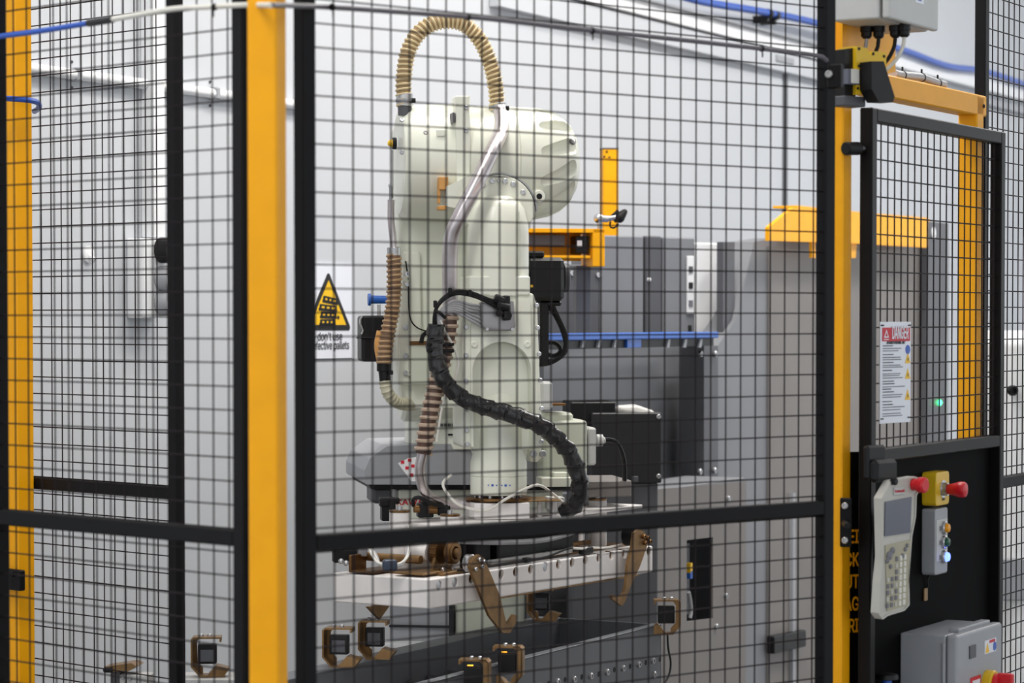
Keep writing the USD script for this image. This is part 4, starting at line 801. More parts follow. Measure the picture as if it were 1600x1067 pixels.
fa.part('pivot_disc', G.W(lathe((q[0], -0.004, q[2]), (0, -1, 0), [(0, 0.027), (0.018, 0.027), (0.02, 0.024)], 24)), 'zinc')
for x, y in ((748, 874), (752, 885), (742, 889), (755, 877)): fa.part('bolt', G.W(bolt(G.L(x, y, -0.034), (0, -1, 0), 0.007, 0.008)), 'zinc')
ba = garm([(991, 832), (1000, 826), (1008, 832), (1013, 848), (1000, 885), (985, 917), (977, 940), (972, 947), (956, 935), (957, 929), (970, 932), (976, 925), (979, 910), (981, 882), (988, 855)], -0.034, -0.024, 'clamp_arm', 'brass coloured clamp arm at the far end of the beam')
q = G.L(999, 837, -0.02)
ba.part('pivot_hub', G.W(lathe((q[0], 0.03, q[2]), (0, -1, 0), [(0, 0.036), (0.045, 0.036), (0.047, 0.03), (0.052, 0.03)], 24)), 'blackplastic')
ba.part('hub_ring', G.W(lathe((q[0], -0.012, q[2]), (0, -1, 0), [(0, 0.034), (0.008, 0.034)], 24)), 'zinc')
for x, y in ((1004, 838), (1010, 840), (1006, 848), (1013, 846)): ba.part('bolt', G.W(bolt(G.L(x, y, -0.034), (0, -1, 0), 0.008, 0.012)), 'bronze')
for d, px in ((gw * 0.55, 594), (gw * 0.7, 788)):
    q = G.L(px, 946, d); gr.part('clamp_jaw', G.W(prism([(q[0] - 0.06, gz0 - 0.001), (q[0] + 0.06, gz0 - 0.001), (q[0] + 0.0, gz0 - 0.045)], d, d + 0.012)), 'brass')
gr.part('lower_rail', G.W(bx((glen * 0.62, 0.03, gz0 - 0.004), (glen * 0.66, 0.03, 0.007), 0.001)), 'brass')
# mechanisms on top of the beam
zt = gz1
gr.part('base_plate', G.W(bx((glen * 0.52, gw * 0.55, zt + 0.003), (glen * 0.92, gw * 0.72, 0.006), 0.001)), 'bronze')
def gat(px, py, d): return G.L(px, py, d)
# left end bracket
q = gat(525, 880, gw * 0.92)
gr.part('end_bracket', G.W(cat(bx((0.05, gw * 0.84, zt + 0.030), (0.08, 0.010, 0.052), 0.002), bx((0.05, gw * 0.70, zt + 0.008), (0.10, 0.09, 0.006), 0.001))), 'bronze')
gr.part('end_bracket', G.W(rbx((0.075, gw * 0.25, zt + 0.010), (0.11, 0.11, 0.007), 0.003)), 'brass')
for x, y, d in ((533, 877, gw * 0.72), (541, 880, gw * 0.70), (692, 890, 0.06), (708, 889, 0.06)): gr.part('dome_nut', G.W(blob([(*gat(x, y, d), 0.009)], 6)), 'zinc')
# long bronze shaft along the short side
gr.part('shaft', G.W(cyl((0.10, gw * 0.88, zt + 0.045), (0.10, 0.10, zt + 0.045), 0.013, 18)), 'brass')
q = gat(676, 860, 0.10)
rl_ = gr.part('drum', G.W(lathe((0.170, 0.175, zt + 0.062), (0, -1, 0), [(0, 0.030), (0.062, 0.030), (0.063, 0.020)], 26)), 'whiteplastic', 'white plastic drum beside the pulley').part('rim', G.W(lathe((0.170, 0.182, zt + 0.062), (0, -1, 0), [(0, 0.036), (0.008, 0.036)], 28)), 'whiteplastic'); gr.part('drum_seat', G.W(lathe((0.170, 0.19, zt + 0.062), (0, -1, 0), [(0, 0.02), (0.01, 0.02)], 20)), 'whiteplastic')
tp_ = gr.part('toothed_pulley', G.W(cat(lathe((0.170, 0.10, zt + 0.062), (0, -1, 0), [(0, 0.034), (0.03, 0.034)], 30), *[bx((0.170 + 0.035 * math.cos(a), 0.085, zt + 0.062 + 0.035 * math.sin(a)), (0.004, 0.03, 0.004), 0) for a in np.linspace(0, 2 * math.pi, 26, endpoint=False)])), 'bronze')
tp_.part('ring', G.W(lathe((0.190, 0.055, zt + 0.062), (0, -1, 0), [(0, 0.034), (0.02, 0.034), (0.022, 0.030), (0.022, 0.020), (0.012, 0.018)], 30)), 'bronze')
tp_.part('hub', G.W(lathe((0.190, 0.05, zt + 0.062), (0, -1, 0), [(0, 0.016), (0.02, 0.016), (0.022, 0.012)], 20)), 'bronze')
gr.part('pillow_block', G.W(cat(prism([(0.115, zt), (0.235, zt), (0.21, zt + 0.07), (0.145, zt + 0.07)], 0.07, 0.08), bx((0.175, 0.06, zt + 0.005), (0.16, 0.09, 0.009), 0.001))), 'brass')
# white standoff columns carrying the upper plate
ztop = G.L(780, 806, gw * 0.3)[2]
def column(px, d, r, y_top, name='standoff_column'):
    x = G.X(px, d); z1 = G.L(px, y_top, d)[2]
    c = gr.part(name, G.W(cyl((x, d, zt + 0.006), (x, d, z1), r, 26, ch=0.002)), 'whiteplastic')
    c.part('washer', G.W(cyl((x, d, z1), (x, d, z1 + 0.006), r * 1.02, 24)), 'bronze'); c.part('bolt', G.W(cyl((x, d, z1 + 0.006), (x, d, z1 + 0.018), r * 0.3, 12)), 'zinc')
column(624, gw * 0.62, 0.032, 800); column(934, 0.12, 0.031, 781); column(703, 0.10, 0.030, 806); column(900, gw * 0.85, 0.031, 790)
gr.part('upper_plate', G.W(rbx((glen * 0.57, gw * 0.45, G.L(780, 812, gw * 0.3)[2]), (glen * 0.80, gw * 0.80, 0.012), 0.003)), 'whiteplastic')
zf = R.L(779, 772, -0.12)[2]
ctr = R.Wp(np.array([wq_[0], -0.12, 0])); cl = np.array([(ctr - G.o) @ G.ex, (ctr - G.o) @ G.ey])
gr.part('flange_plate', R.W(cyl((wq_[0], -0.12, zf - 0.016), (wq_[0], -0.12, zf - 0.0085), 0.105, 36)), 'bronze')
gr.part('flange_plate', R.W(bx((wq_[0] + 0.06, -0.10, zf - 0.019), (0.26, 0.16, 0.005), 0.001)), 'brass')
zu = G.L(780, 812, gw * 0.3)[2] + 0.007
gr.part('adapter_block', R.W(rbx((wq_[0] - 0.004, -0.12, (zf - 0.022 + zu) / 2), (0.178, 0.18, zf - 0.022 - zu), 0.004)), 'whiteplastic', 'white block under the robot flange')
for x in (843, 866): gr.part('spacer', R.W(cyl((R.X(x, -0.12), -0.12, zu), (R.X(x, -0.12), -0.12, zf - 0.022), 0.008, 14)), 'whiteplastic')
gr.part('valve_block', R.W(cat(rbx(rq(868, 788, -0.06), (0.05, 0.06, 0.05), 0.004), rbx(rq(856, 785, -0.12), (0.012, 0.04, 0.04), 0.003))), 'lightgrey')
for x, y, w_, hh, dd, m_ in ((606, 795, 0.045, 0.075, 0.0, 'blackplastic'), (600, 784, 0.03, 0.03, -0.02, 'rubber'), (616, 782, 0.03, 0.02, 0.02, 'blackplastic'), (664, 797, 0.05, 0.045, -0.12, 'blackplastic'), (665, 787, 0.03, 0.02, -0.12, 'rubber'), (690, 793, 0.05, 0.030, -0.1, 'rubber')):
    gr.part('air_valve', R.W(rbx(rq(x, y, dd), (w_, 0.05, hh), 0.005)), m_)
for x0_, x1_, y_, r_ in ((646, 656, 795, 0.012), (668, 684, 796, 0.014), (684, 700, 797, 0.017)): gr.part('air_cylinder', R.W(cyl(rq(x0_, y_, -0.15), rq(x1_, y_, -0.15), r_, 16, ch=0.002)), 'bronze' if x0_ < 680 else 'rubber')
gr.part('black_hose', cable([wl(646, 790, -0.15), wl(646, 780, -0.17), wl(655, 777, -0.18), wl(672, 785, -0.18), wl(690, 792, -0.17)], 0.006), 'rubber')
gr.part('steel_sleeve', R.W(cyl(rq(696, 787, -0.1), rq(738, 786, -0.1), 0.018, 20)), 'steel')
# underside machinery between the plates
for c_, s_, m_ in (((glen * 0.52, gw * 0.42, zt + 0.06), (glen * 0.34, gw * 0.5, 0.085), 'blackplastic'), ((glen * 0.30, gw * 0.30, zt + 0.05), (0.09, 0.07, 0.07), 'rubber'), ((glen * 0.74, gw * 0.55, zt + 0.05), (0.20, gw * 0.3, 0.06), 'greyd')):
    gr.part('drive_motor', G.W(rbx(c_, s_, 0.008)), m_)
gr.part('slide_bar', G.W(bx((glen * 0.48, 0.05, zt + 0.016), (glen * 0.36, 0.018, 0.014), 0.002)), 'lightgrey')
gr.part('slide_bar', G.W(bx((glen * 0.66, 0.085, zt + 0.03), (glen * 0.26, 0.018, 0.014), 0.002)), 'bronze')
gr.part('grey_hose', G.W(cable([(glen * 0.20, 0.08, zt + 0.09), (glen * 0.34, 0.035, zt + 0.075), (glen * 0.52, 0.03, zt + 0.066), (glen * 0.70, 0.05, zt + 0.080), (glen * 0.80, 0.09, zt + 0.095)], 0.009)), 'cablegrey')
gr.part('black_cable', G.W(cable([(0.17, 0.012, zt + 0.012), (0.4, 0.010, zt + 0.010), (0.66, 0.014, zt + 0.012), (0.82, 0.012, zt + 0.03), (0.95, 0.02, zt + 0.012)], 0.0035)), 'rubber')
gr.part('white_cable', G.W(cable([(0.83, 0.014, zt + 0.03), (0.88, 0.005, zt + 0.024), (0.95, 0.02, zt + 0.022), (1.05, 0.02, zt + 0.014), (1.18, 0.03, zt + 0.014)], 0.004)), 'cablewhite')
gr.part('cable_clip', G.W(rbx((0.93, 0.02, zt + 0.014), (0.07, 0.02, 0.024), 0.006)), 'blackplastic'); gr.part('cable_clip', G.W(rbx((0.56, 0.014, zt + 0.012), (0.03, 0.02, 0.016), 0.004)), 'blackplastic'); gr.part('cable_clip', G.W(rbx((0.24, 0.014, zt + 0.012), (0.03, 0.02, 0.016), 0.004)), 'blackplastic')
# loose cables on the left end
for k in range(4):
    o = 0.006 * k
    gr.part('grey_cable', cable([wl(575 + k, 852, -0.44), wl(582 + 2 * k, 868, -0.47), wl(592 + k, 880 + k, -0.53), wl(610, 882 + k, -0.56), wl(628, 879 + k, -0.56), wl(640 - k, 862, -0.52), wl(641 - 2 * k, 838, -0.45), wl(640, 815, -0.3)], 0.0045), 'cablegrey' if k % 2 else 'cablewhite')
gr.part('tape_wrap', R.W(rbx(rq(609, 883, -0.56), (0.045, 0.03, 0.036), 0.010)), 'bluetape')
gr.part('end_valve', R.W(rbx(rq(545, 868, -0.30), (0.10, 0.05, 0.04), 0.006)), 'rubber'); gr.part('end_valve', R.W(rbx(rq(566, 862, -0.34), (0.03, 0.03, 0.03), 0.006)), 'silver')

# ================================================================== roller conveyor
C = Fr(815, 7.80, 62); zc = C.L(815, 1030)[2]
cx1 = C.X(1034); q = P(885, 963, 9.0); cwid = 0.39; cx0 = -1.9
cv = Thing('roller_conveyor', 'dark grey roller conveyor trough running under the gripper', 'conveyor', at(C, 0, cwid / 2, 0), 62)
nr = cv.part('near_side_plate', C.W(cat(bx(((cx0 + cx1) / 2, 0.004, zc - 0.16), (cx1 - cx0, 0.008, 0.32), 0.001), bx(((cx0 + cx1) / 2, 0.016, zc - 0.002), (cx1 - cx0, 0.032, 0.006), 0.001))), 'conv')
cv.part('far_side_plate', C.W(cat(bx(((cx0 + cx1) / 2, cwid, zc - 0.11), (cx1 - cx0, 0.008, 0.22), 0.001), bx(((cx0 + cx1) / 2, cwid + 0.04, zc - 0.002), (cx1 - cx0, 0.09, 0.006), 0.001))), 'conv')
cv.part('end_plate', C.W(bx((cx1 - 0.004, cwid / 2, zc - 0.11), (0.008, cwid, 0.22), 0.001)), 'conv')
cv.part('divider_plate', C.W(bx((cx1 - 0.36, cwid * 0.5, zc - 0.15), (0.008, cwid - 0.02, 0.12), 0.001)), 'conv')
for k in range(21):
    x = cx1 - 0.42 - k * 0.125
    ro = cv.part('roller', C.W(cyl((x, 0.012, zc - 0.115), (x, cwid - 0.008, zc - 0.115), 0.030, 20)), 'zinc')
for sx in (cx1 - 0.15, -0.6, -1.7):
    for sy in (0.03, cwid - 0.03): cv.part('leg', C.W(bx((sx, sy, (zc - 0.2) / 2), (0.05, 0.05, zc - 0.2), 0.004)), 'conv')
for i, (x, y) in enumerate([(843, 1072), (857, 1068), (870, 1065), (883, 1062), (896, 1061), (909, 1057.5), (922, 1056), (935.5, 1053), (947.5, 1050), (960, 1046), (972.5, 1044), (984.5, 1041), (997, 1038), (1009, 1035), (1019, 1032), (1031, 1030)]):
    q = C.L(x, y, 0)
    if q[0] > cx1 - 0.01: continue
    if i % 2 == 0: nr.part('bolt', C.W(bolt(q, (0, -1, 0), 0.011, 0.009)), 'zinc')
    else: nr.part('hole', C.W(lathe(q, (0, -1, 0), [(0, 0.009), (0.001, 0.009)], 12)), 'rubber')
q = C.L(1021, 1054, 0); nr.part('bolt', C.W(bolt(q, (0, -1, 0), 0.012, 0.009)), 'zinc')

# C-shaped sensor brackets: built once, then placed
def bracket_parts(T, lit):
    prof = [(0, 0.030), (0.026, 0), (0.10, 0), (0.10, 0.005), (0.028, 0.005), (0.005, 0.032), (0.005, 0.108), (0.010, 0.113), (0.085, 0.113), (0.085, 0.104), (0.090, 0.104), (0.090, 0.118), (0.008, 0.118), (0, 0.110)]
    T.part('bracket_plate', prism(prof, 0, 0.055), 'brass')
    T.part('side_flange', prism([(0, 0.03), (0.026, 0.0), (0.034, 0.0), (0.034, 0.022), (0.018, 0.04), (0.016, 0.10), (0.03, 0.118), (0.008, 0.118), (0, 0.11)], 0.050, 0.055), 'brass')
    T.part('foot_plate', hull([(0.05, 0, 0.005), (0.10, 0, 0.005), (0.115, 0, 0.024), (0.075, 0, 0.034), (0.05, 0.055, 0.005), (0.10, 0.055, 0.005), (0.115, 0.055, 0.024), (0.075, 0.055, 0.034)]), 'brass')
    s = T.part('sensor', rbx((0.048, 0.028, 0.066), (0.056, 0.034, 0.058), 0.004), 'blackplastic')
    s.part('sensor_face', bx((0.048, 0.0105, 0.062), (0.040, 0.002, 0.036), 0.001), 'greyd')
    for x in (0.03, 0.055): T.part('bolt', lathe((x, 0.028, 0.118), (0, 0, 1), [(0, 0.007), (0.006, 0.007), (0.008, 0.004)], 10), 'zinc')
    if lit: s.part('amber_light', rbx((0.062, 0.008, 0.090), (0.018, 0.006, 0.014), 0.002), 'amberlit')
class Local(Thing):
    def part(s, name, mesh, m, label=None, kind=None, smooth=32):
        keep, s.inv = s.inv, np.eye(4); r = super().part(name, mesh, m, label, kind, smooth); s.inv = keep; r.inv = np.eye(4); return r
def far_at(px, yb, y=cwid + 0.05):
    q = C.L(px, yb, y); q[2] = zc + 0.001; return C.Wp(q)
grp = None
L1 = 'brass coloured C-shaped sensor bracket on the far rail, leftmost of those in the middle panel'
b1 = Local('sensor_bracket', 'brass sensor bracket on the far conveyor rail, nearest the left frame of the middle panel', 'sensor bracket', far_at(503, 1026), -8); bracket_parts(b1, False)
b1.copy(far_at(559, 1014), -8, 'brass sensor bracket on the far rail, just right of the first one')
b1.copy(far_at(823, 962), -8, 'brass sensor bracket on the far rail beyond the hooked clamp arm')
LB = Fr(330, 8.3, -8)
b1.copy(P(298, 1058, 7.55), 4, 'brass sensor bracket seen through the left mesh panel beside its black frame')
lb2 = Local('lit_sensor_bracket', 'brass bracket with a glowing amber light at the tip of the hooked clamp arm', 'sensor bracket', C.Wp(C.L(820, 1042, -0.055)) * [1, 1, 0] + [0, 0, zc - 0.06], 172); bracket_parts(lb2, True)
lb2.copy(C.Wp(C.L(768, 1056, -0.055)) * [1, 1, 0] + [0, 0, zc - 0.075], 172, 'brass bracket with a dim amber light, left of the other lit bracket')
b1.copy(C.Wp(C.L(1062, 985, -0.055)) * [1, 1, 0] + [0, 0, zc - 0.03], 180, 'brass sensor bracket at the right end of the near conveyor rail')
for px, y in ((745, 1040), (800, 1040), (1030, 980)): pass
single('sensor_cable', 'thin black cable hanging from the rightmost sensor bracket', 'cable', C.W(cable([C.L(x, y, -0.05) for x, y in ((1043, 992), (1044, 1012), (1048, 1035), (1045, 1055), (1035, 1072))], 0.0035)), 'rubber')
# left-hand sensor stand with a grey block
LS = Fr(200, 7.7, -8)
st = Thing('sensor_stand', 'grey clamp block with a brass plate at the bottom left behind two mesh layers', 'sensor stand', at(LS, 0), -8)
st.part('block', LS.pbox(184, 1054, 229, 1110, -0.02, 0.05, 0.004), 'lightgrey'); st.part('mount', LS.pbox(170, 1048, 186, 1120, 0.0, 0.05, 0.003), 'greyd')
st.part('column', LS.W(bx((LS.X(205), 0.02, LS.L(205, 1100)[2] / 2), (0.06, 0.06, LS.L(205, 1100)[2]), 0.004)), 'lightgrey')
st.part('brass_plate', LS.W(prism(LS.poly([(162, 1042), (205, 1036), (213, 1041), (200, 1049), (165, 1050)], -0.03), -0.03, 0.05)), 'brass')
st.part('knob', LS.pbox(158, 1043, 172, 1051, -0.04, 0.0, 0.003), 'rubber')
for x, y in ((192, 1058), (203, 1060)): st.part('bolt', LS.W(bolt(LS.L(x, y, -0.02), (0, -1, 0), 0.007, 0.006)), 'zinc')
# side plate carrying the left-hand bracket
q = P(298, 1058, 7.55)
sp_ = Thing('side_support', 'pale grey flat support under the bracket behind the left mesh panel', 'support', (q[0] + 0.06, q[1] + 0.03, 0), 4)
sp_.part('top', bx((q[0] + 0.07, q[1] + 0.05, q[2] - 0.012), (0.26, 0.16, 0.02), 0.002), 'lightgrey'); sp_.part('leg', bx((q[0] + 0.07, q[1] + 0.05, (q[2] - 0.022) / 2), (0.08, 0.08, q[2] - 0.022), 0.002), 'lightgrey')
# pale box behind the conveyor
KB = Fr(655, 8.75, -8)
kb = Thing('guard_box', 'pale grey box with black edging below the gripper beam', 'box', at(KB, 0), -8)
zk = KB.L(650, 944)[2]; xa, xb = KB.X(608), KB.X(703)
kb.part('body', KB.W(bx(((xa + xb) / 2, 0.15, zk / 2), (xb - xa, 0.30, zk), 0.004)), 'encl')
kb.part('edge_strip', KB.W(bx((xb + 0.006, 0.0, zk / 2), (0.016, 0.03, zk), 0.001)), 'ink'); kb.part('edge_strip', KB.W(bx(((xa + xb) / 2, -0.006, KB.L(650, 978)[2]), (xb - xa, 0.012, 0.008), 0.001)), 'ink')
kb.part('lower_board', KB.W(bx(((xa + xb) / 2 - 0.02, -0.05, KB.L(650, 1004)[2]), (xb - xa + 0.06, 0.10, 0.012), 0.001)), 'white')

# ================================================================== machine behind the robot
def mprism(pts, d0, d1, r=0.0): return MACH.W(prism(MACH.poly(pts, d0), d0, d1, r))
mh = Thing('machine_housing', 'big grey machine housing with a slanted top edge behind the gate', 'machine', MACH.Wp(MACH.L(1250, 700)), 62.3)
zg = 1.62 * 0
def drop(pts, d):                                       # pixels for the top, straight down to the floor
    p = MACH.poly(pts, d); return p + [(p[-1][0], 0.0), (p[0][0], 0.0)]
mh.part('side_panel', MACH.W(prism(drop([(1118, 545), (1150, 500), (1178, 378), (1215, 372), (1320, 380), (1480, 372)], 0.0), 0.0, 0.12)), 'grey')
mh.part('door_panel', MACH.W(prism(drop([(1203, 385), (1300, 392), (1452, 388)], -0.012), -0.012, -0.001)), 'greyw')
mh.part('corner_column', MACH.W(prism(drop([(1130, 378), (1148, 378)], 0.02), 0.02, 0.05)), 'greyd')
mh.part('dark_pillar', MACH.W(prism(MACH.poly([(1100, 540), (1122, 540), (1122, 750), (1100, 750)], -0.03), -0.03, 0.08)), 'greyd')
for x, y in ((1093, 553), (1116, 553), (1092, 737), (1115, 735)): mh.part('bolt', MACH.W(bolt(MACH.L(x, y, -0.035), (0, -1, 0), 0.014, 0.012)), 'zinc')
hdl = mh.part('door_handle', MACH.W(bprism(MACH.poly([(1210, 994), (1260, 984), (1260, 1010), (1210, 1022)], -0.05), -0.05, -0.012, 0.01, 0.006)), 'blackplastic')
mh.part('hinge_strip', MACH.W(prism(MACH.poly([(1236, 770), (1240, 770), (1240, 1100), (1236, 1100)], -0.02), -0.03, -0.012)), 'encl')
lp = Thing('machine_cabinet', 'warm grey lower cabinet with a dark window slot right of the gripper', 'cabinet', MACH.Wp(MACH.L(1070, 900, -0.25)), 62.3)
CB = -0.28
face = Polygon(drop([(966, 770), (1166, 752)], CB)); slot = Polygon(MACH.poly([(1073, 844), (1114, 839), (1114, 966), (1073, 971)], CB))
lp.part('front_panel', MACH.W(prism(face.difference(slot), CB, CB + 0.01)), 'greyw')
tz = MACH.L(1040, 764, CB)[2]; a0, a1 = MACH.X(966, CB), MACH.X(1166, CB)
lp.part('top_plate', MACH.W(bx(((a0 + a1) / 2, CB + 0.14, tz - 0.01), (a1 - a0, 0.27, 0.02), 0.002)), 'grey')
lp.part('side_panel', MACH.W(bx((a1 - 0.006, CB + 0.14, tz / 2 - 0.015), (0.01, 0.26, tz - 0.03), 0.002)), 'greyd')
sb = slot.bounds
lp.part('slot_back', MACH.W(bx(((sb[0] + sb[2]) / 2, CB + 0.14, (sb[1] + sb[3]) / 2), (sb[2] - sb[0] + 0.1, 0.01, sb[3] - sb[1] + 0.1), 0)), 'rubber')
lp.part('slot_panel', MACH.W(bx((sb[0] + (sb[2] - sb[0]) * 0.33, CB + 0.06, (sb[1] + sb[3]) / 2), ((sb[2] - sb[0]) * 0.5, 0.01, (sb[3] - sb[1]) * 0.85), 0)), 'greyd')
lp.part('slot_cable', MACH.W(cable([MACH.L(x, y, CB + 0.03) for x, y in ((1076, 925), (1079, 940), (1080, 955), (1078, 966))], 0.008)), 'cablegrey')
lp.part('yellow_dot', MACH.W(bx(MACH.L(1077, 887, CB + 0.03), (0.02, 0.02, 0.04), 0)), 'signyellow'); lp.part('blue_dot', MACH.W(bx(MACH.L(1077, 898, CB + 0.03), (0.02, 0.02, 0.03), 0)), 'blue')
q = MACH.L(998, 780, CB); lp.part('round_hole', MACH.W(lathe(q, (0, -1, 0), [(0, 0.026), (0.002, 0.026)], 18)), 'rubber')
for x, y in ((1133, 931), (1118, 979), (1137, 779)): lp.part('bolt', MACH.W(bolt(MACH.L(x, y, CB), (0, -1, 0), 0.012, 0.010)), 'zinc')
th = Thing('back_panel', 'grey sheet panel standing behind the robot below the blue belt', 'panel', MACH.Wp(MACH.L(980, 650, 0.15)), 62.3)
th.part('sheet', MACH.W(prism(drop([(820, 538), (1118, 538)], 0.16), 0.16, 0.20)), 'grey')
bt = Thing('blue_belt', 'long blue belt conveyor edge crossing behind the robot', 'belt conveyor', MACH.Wp(MACH.L(1000, 530, 0.1)), 62.3)
BY = Fr(1000, 10.9, 2)
x0, x1 = BY.X(846), BY.X(1122)
bz1, bz0 = BY.L(1000, 520)[2], BY.L(1000, 543)[2]; bzm = BY.L(1000, 529)[2]
BY = MACH; x0, x1 = BY.X(846, -0.1), BY.X(1120, -0.1); bz1, bz0, bzm = BY.L(1000, 520, -0.1)[2], BY.L(1000, 543, -0.1)[2], BY.L(1000, 530, -0.1)[2]
bt.part('belt', BY.W(bx(((x0 + x1) / 2, -0.01, (bz1 + bzm) / 2), (x1 - x0, 0.20, bz1 - bzm), 0.004)), 'blue')
bt.part('side_rail', BY.W(bx(((x0 + x1) / 2, 0.0, (bz0 + bzm) / 2), (x1 - x0 - 0.02, 0.18, bzm - bz0), 0.001)), 'ink')
for x in (911, 936, 961, 1044, 1070, 1094): bt.part('spacer', BY.W(prism([(a[0], a[2]) for a in (BY.L(x - 2, 543, -0.1), BY.L(x + 2, 543, -0.1), BY.L(x + 4, 530, -0.1), BY.L(x + 0.5, 530, -0.1))], -0.1, -0.09)), 'encl')
bt.part('blue_block', BY.W(bx((BY.X(991, -0.1), -0.005, (bz0 + bzm) / 2), (0.13, 0.192, bzm - bz0), 0.001)), 'blue')
for x in (851, 1110): bt.part('support_leg', BY.W(bx((BY.X(x), 0.04, bz0 / 2), (0.05, 0.05, bz0), 0.002)), 'greyd')

# upper cabinets
def cab(name, label, pts, d0, d1, m, extras=()):
    T_ = Thing(name, label, 'cabinet', MACH.Wp(MACH.L(pts[0][0], 600, d0)), 62.3)
    T_.part('shell', MACH.W(prism(drop(pts, d0), d0, d1)), m); return T_
UP = Fr(1010, 11.2, 30)
def ucab(name, label, x0, y0, x1, y1, dep, m):
    T_ = Thing(name, label, 'cabinet', at(UP, UP.X((x0 + x1) / 2), 0), 30)
    a, b = UP.X(x0), UP.X(x1); z = UP.L((x0 + x1) / 2, (y0 + y1) / 2)[2]
    T_.part('shell', UP.W(bx(((a + b) / 2, dep / 2, z / 2), (b - a, dep, z), 0.006)), m); return T_
c1 = ucab('grey_cabinet', 'grey upright cabinet right of the short yellow beam end', 938, 364, 1006, 372, 0.25, 'grey')
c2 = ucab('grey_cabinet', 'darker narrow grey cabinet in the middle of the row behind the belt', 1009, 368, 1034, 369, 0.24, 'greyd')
c2.part('lamp_dot', UP.W(blob([(*UP.L(1014, 437, -0.004), 0.010)], 6)), 'white')
c3 = ucab('grey_cabinet', 'mid grey cabinet with a white control strip on its right edge', 1036, 369, 1086, 372, 0.24, 'grey')
st_ = c3.part('control_strip', UP.pbox(1074, 400, 1085, 490, -0.012, -0.001, 0.002), 'white')
for y, m_ in ((421, 'greyd'), (446, 'ink'), (474, 'greyink')): st_.part('switch', UP.pbox(1077, y - 5, 1083, y + 5, -0.018, -0.012, 0.001), m_)
c3.part('black_latch', UP.pbox(1077, 508, 1081, 518, -0.01, -0.001, 0.001), 'ink')
c4 = ucab('white_cabinet', 'plain white cabinet between the grey cabinets and the machine housing', 1087, 378, 1131, 381, 0.24, 'white')
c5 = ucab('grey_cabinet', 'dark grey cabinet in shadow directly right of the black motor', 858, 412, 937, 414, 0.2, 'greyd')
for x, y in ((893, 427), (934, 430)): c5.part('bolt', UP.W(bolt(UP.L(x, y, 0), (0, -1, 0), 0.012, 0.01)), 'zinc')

# yellow gantry beam and mast
YB = Fr(900, 10.3, 12)
yb_ = Thing('gantry_beam', 'short yellow channel beam with dark rails inside, right of the robot forearm', 'beam', at(YB, YB.X(880), 0.1), 12)
xa, xb = YB.X(815), YB.X(945)
zt_, zb_ = YB.L(880, 357)[2], YB.L(880, 416)[2]
yb_.part('top_flange', YB.W(bx(((xa + xb) / 2, 0.10, zt_ - 0.008), (xb - xa, 0.20, 0.016), 0.001)), 'yellow')
yb_.part('end_plate', YB.W(bx((xb - 0.025, 0.10, (zt_ + zb_) / 2), (0.05, 0.20, zt_ - zb_), 0.002)), 'yellow')
yb_.part('web', YB.W(bx(((xa + xb) / 2 - 0.03, 0.17, (zt_ + zb_) / 2 + 0.01), (xb - xa - 0.06, 0.02, (zt_ - zb_) * 0.8), 0.001)), 'yellow')
yb_.part('lower_flange', YB.W(bx(((xa + xb) / 2 - 0.03, 0.09, YB.L(870, 401)[2]), (xb - xa - 0.06, 0.18, 0.01), 0.001)), 'yellow')
yb_.part('guide_rail', YB.W(bx(((xa + xb) / 2 - 0.06, 0.10, YB.L(860, 375)[2]), (xb - xa - 0.18, 0.08, 0.045), 0.002)), 'greyd')
yb_.part('carriage', YB.W(bx((YB.X(912), 0.08, YB.L(912, 382)[2]), (0.05, 0.10, 0.07), 0.003)), 'blackplastic').part('label', YB.W(bx((YB.X(908), 0.028, YB.L(908, 380)[2]), (0.02, 0.004, 0.024), 0)), 'white')
for x in (830, 922): yb_.part('support_leg', YB.W(bx((YB.X(x), 0.14, zb_ / 2), (0.06, 0.06, zb_ + 0.01), 0.002)), 'greyd')
YM = Fr(954, 11.9, 12)
ym = Thing('yellow_mast', 'slim yellow upright mast rising above the short yellow beam', 'mast', at(YM, 0), 12)
zt_ = YM.L(954, 233)[2]
ym.part('tube', YM.W(bx((0, 0.03, zt_ / 2), (YM.X(965) - YM.X(942), 0.06, zt_), 0.003)), 'yellow'); ym.part('cap', YM.W(bx((0, 0.03, zt_ + 0.003), (YM.X(965.5) - YM.X(941.5), 0.064, 0.006), 0.001)), 'greyd')
for x, y in ((948, 237), (944, 245), (952, 246)): ym.part('screw', YM.W(bolt(YM.L(x, y, 0), (0, -1, 0), 0.006, 0.003)), 'bronze')
CL = Fr(950, 10.45, 12)
cl_ = Thing('clamp_stand', 'small silver jointed clamp with black tips in front of the yellow mast', 'clamp', CL.Wp(CL.L(940, 355)), 12)
cl_.part('stem', CL.W(cyl(CL.L(937, 358), CL.L(936, 334), 0.010, 10)), 'zinc')
cl_.part('arm', CL.W(cat(cyl(CL.L(933, 341), CL.L(950, 342), 0.014, 12), cyl(CL.L(950, 342), CL.L(966, 338), 0.011, 12), blob([(*CL.L(935, 341), 0.02)], 7))), 'zinc')
cl_.part('jaw', CL.W(cat(blob([(*CL.L(968, 340), 0.022), (*CL.L(976, 331), 0.012)], 7), cyl(CL.L(960, 346), CL.L(975, 332), 0.008, 8), cyl(CL.L(952, 342), CL.L(966, 330), 0.008, 8))), 'rubber')
cl_.part('wire_loop', CL.W(cable([CL.L(954, 346), CL.L(953, 354), CL.L(960, 356), CL.L(966, 350)], 0.004)), 'rubber')

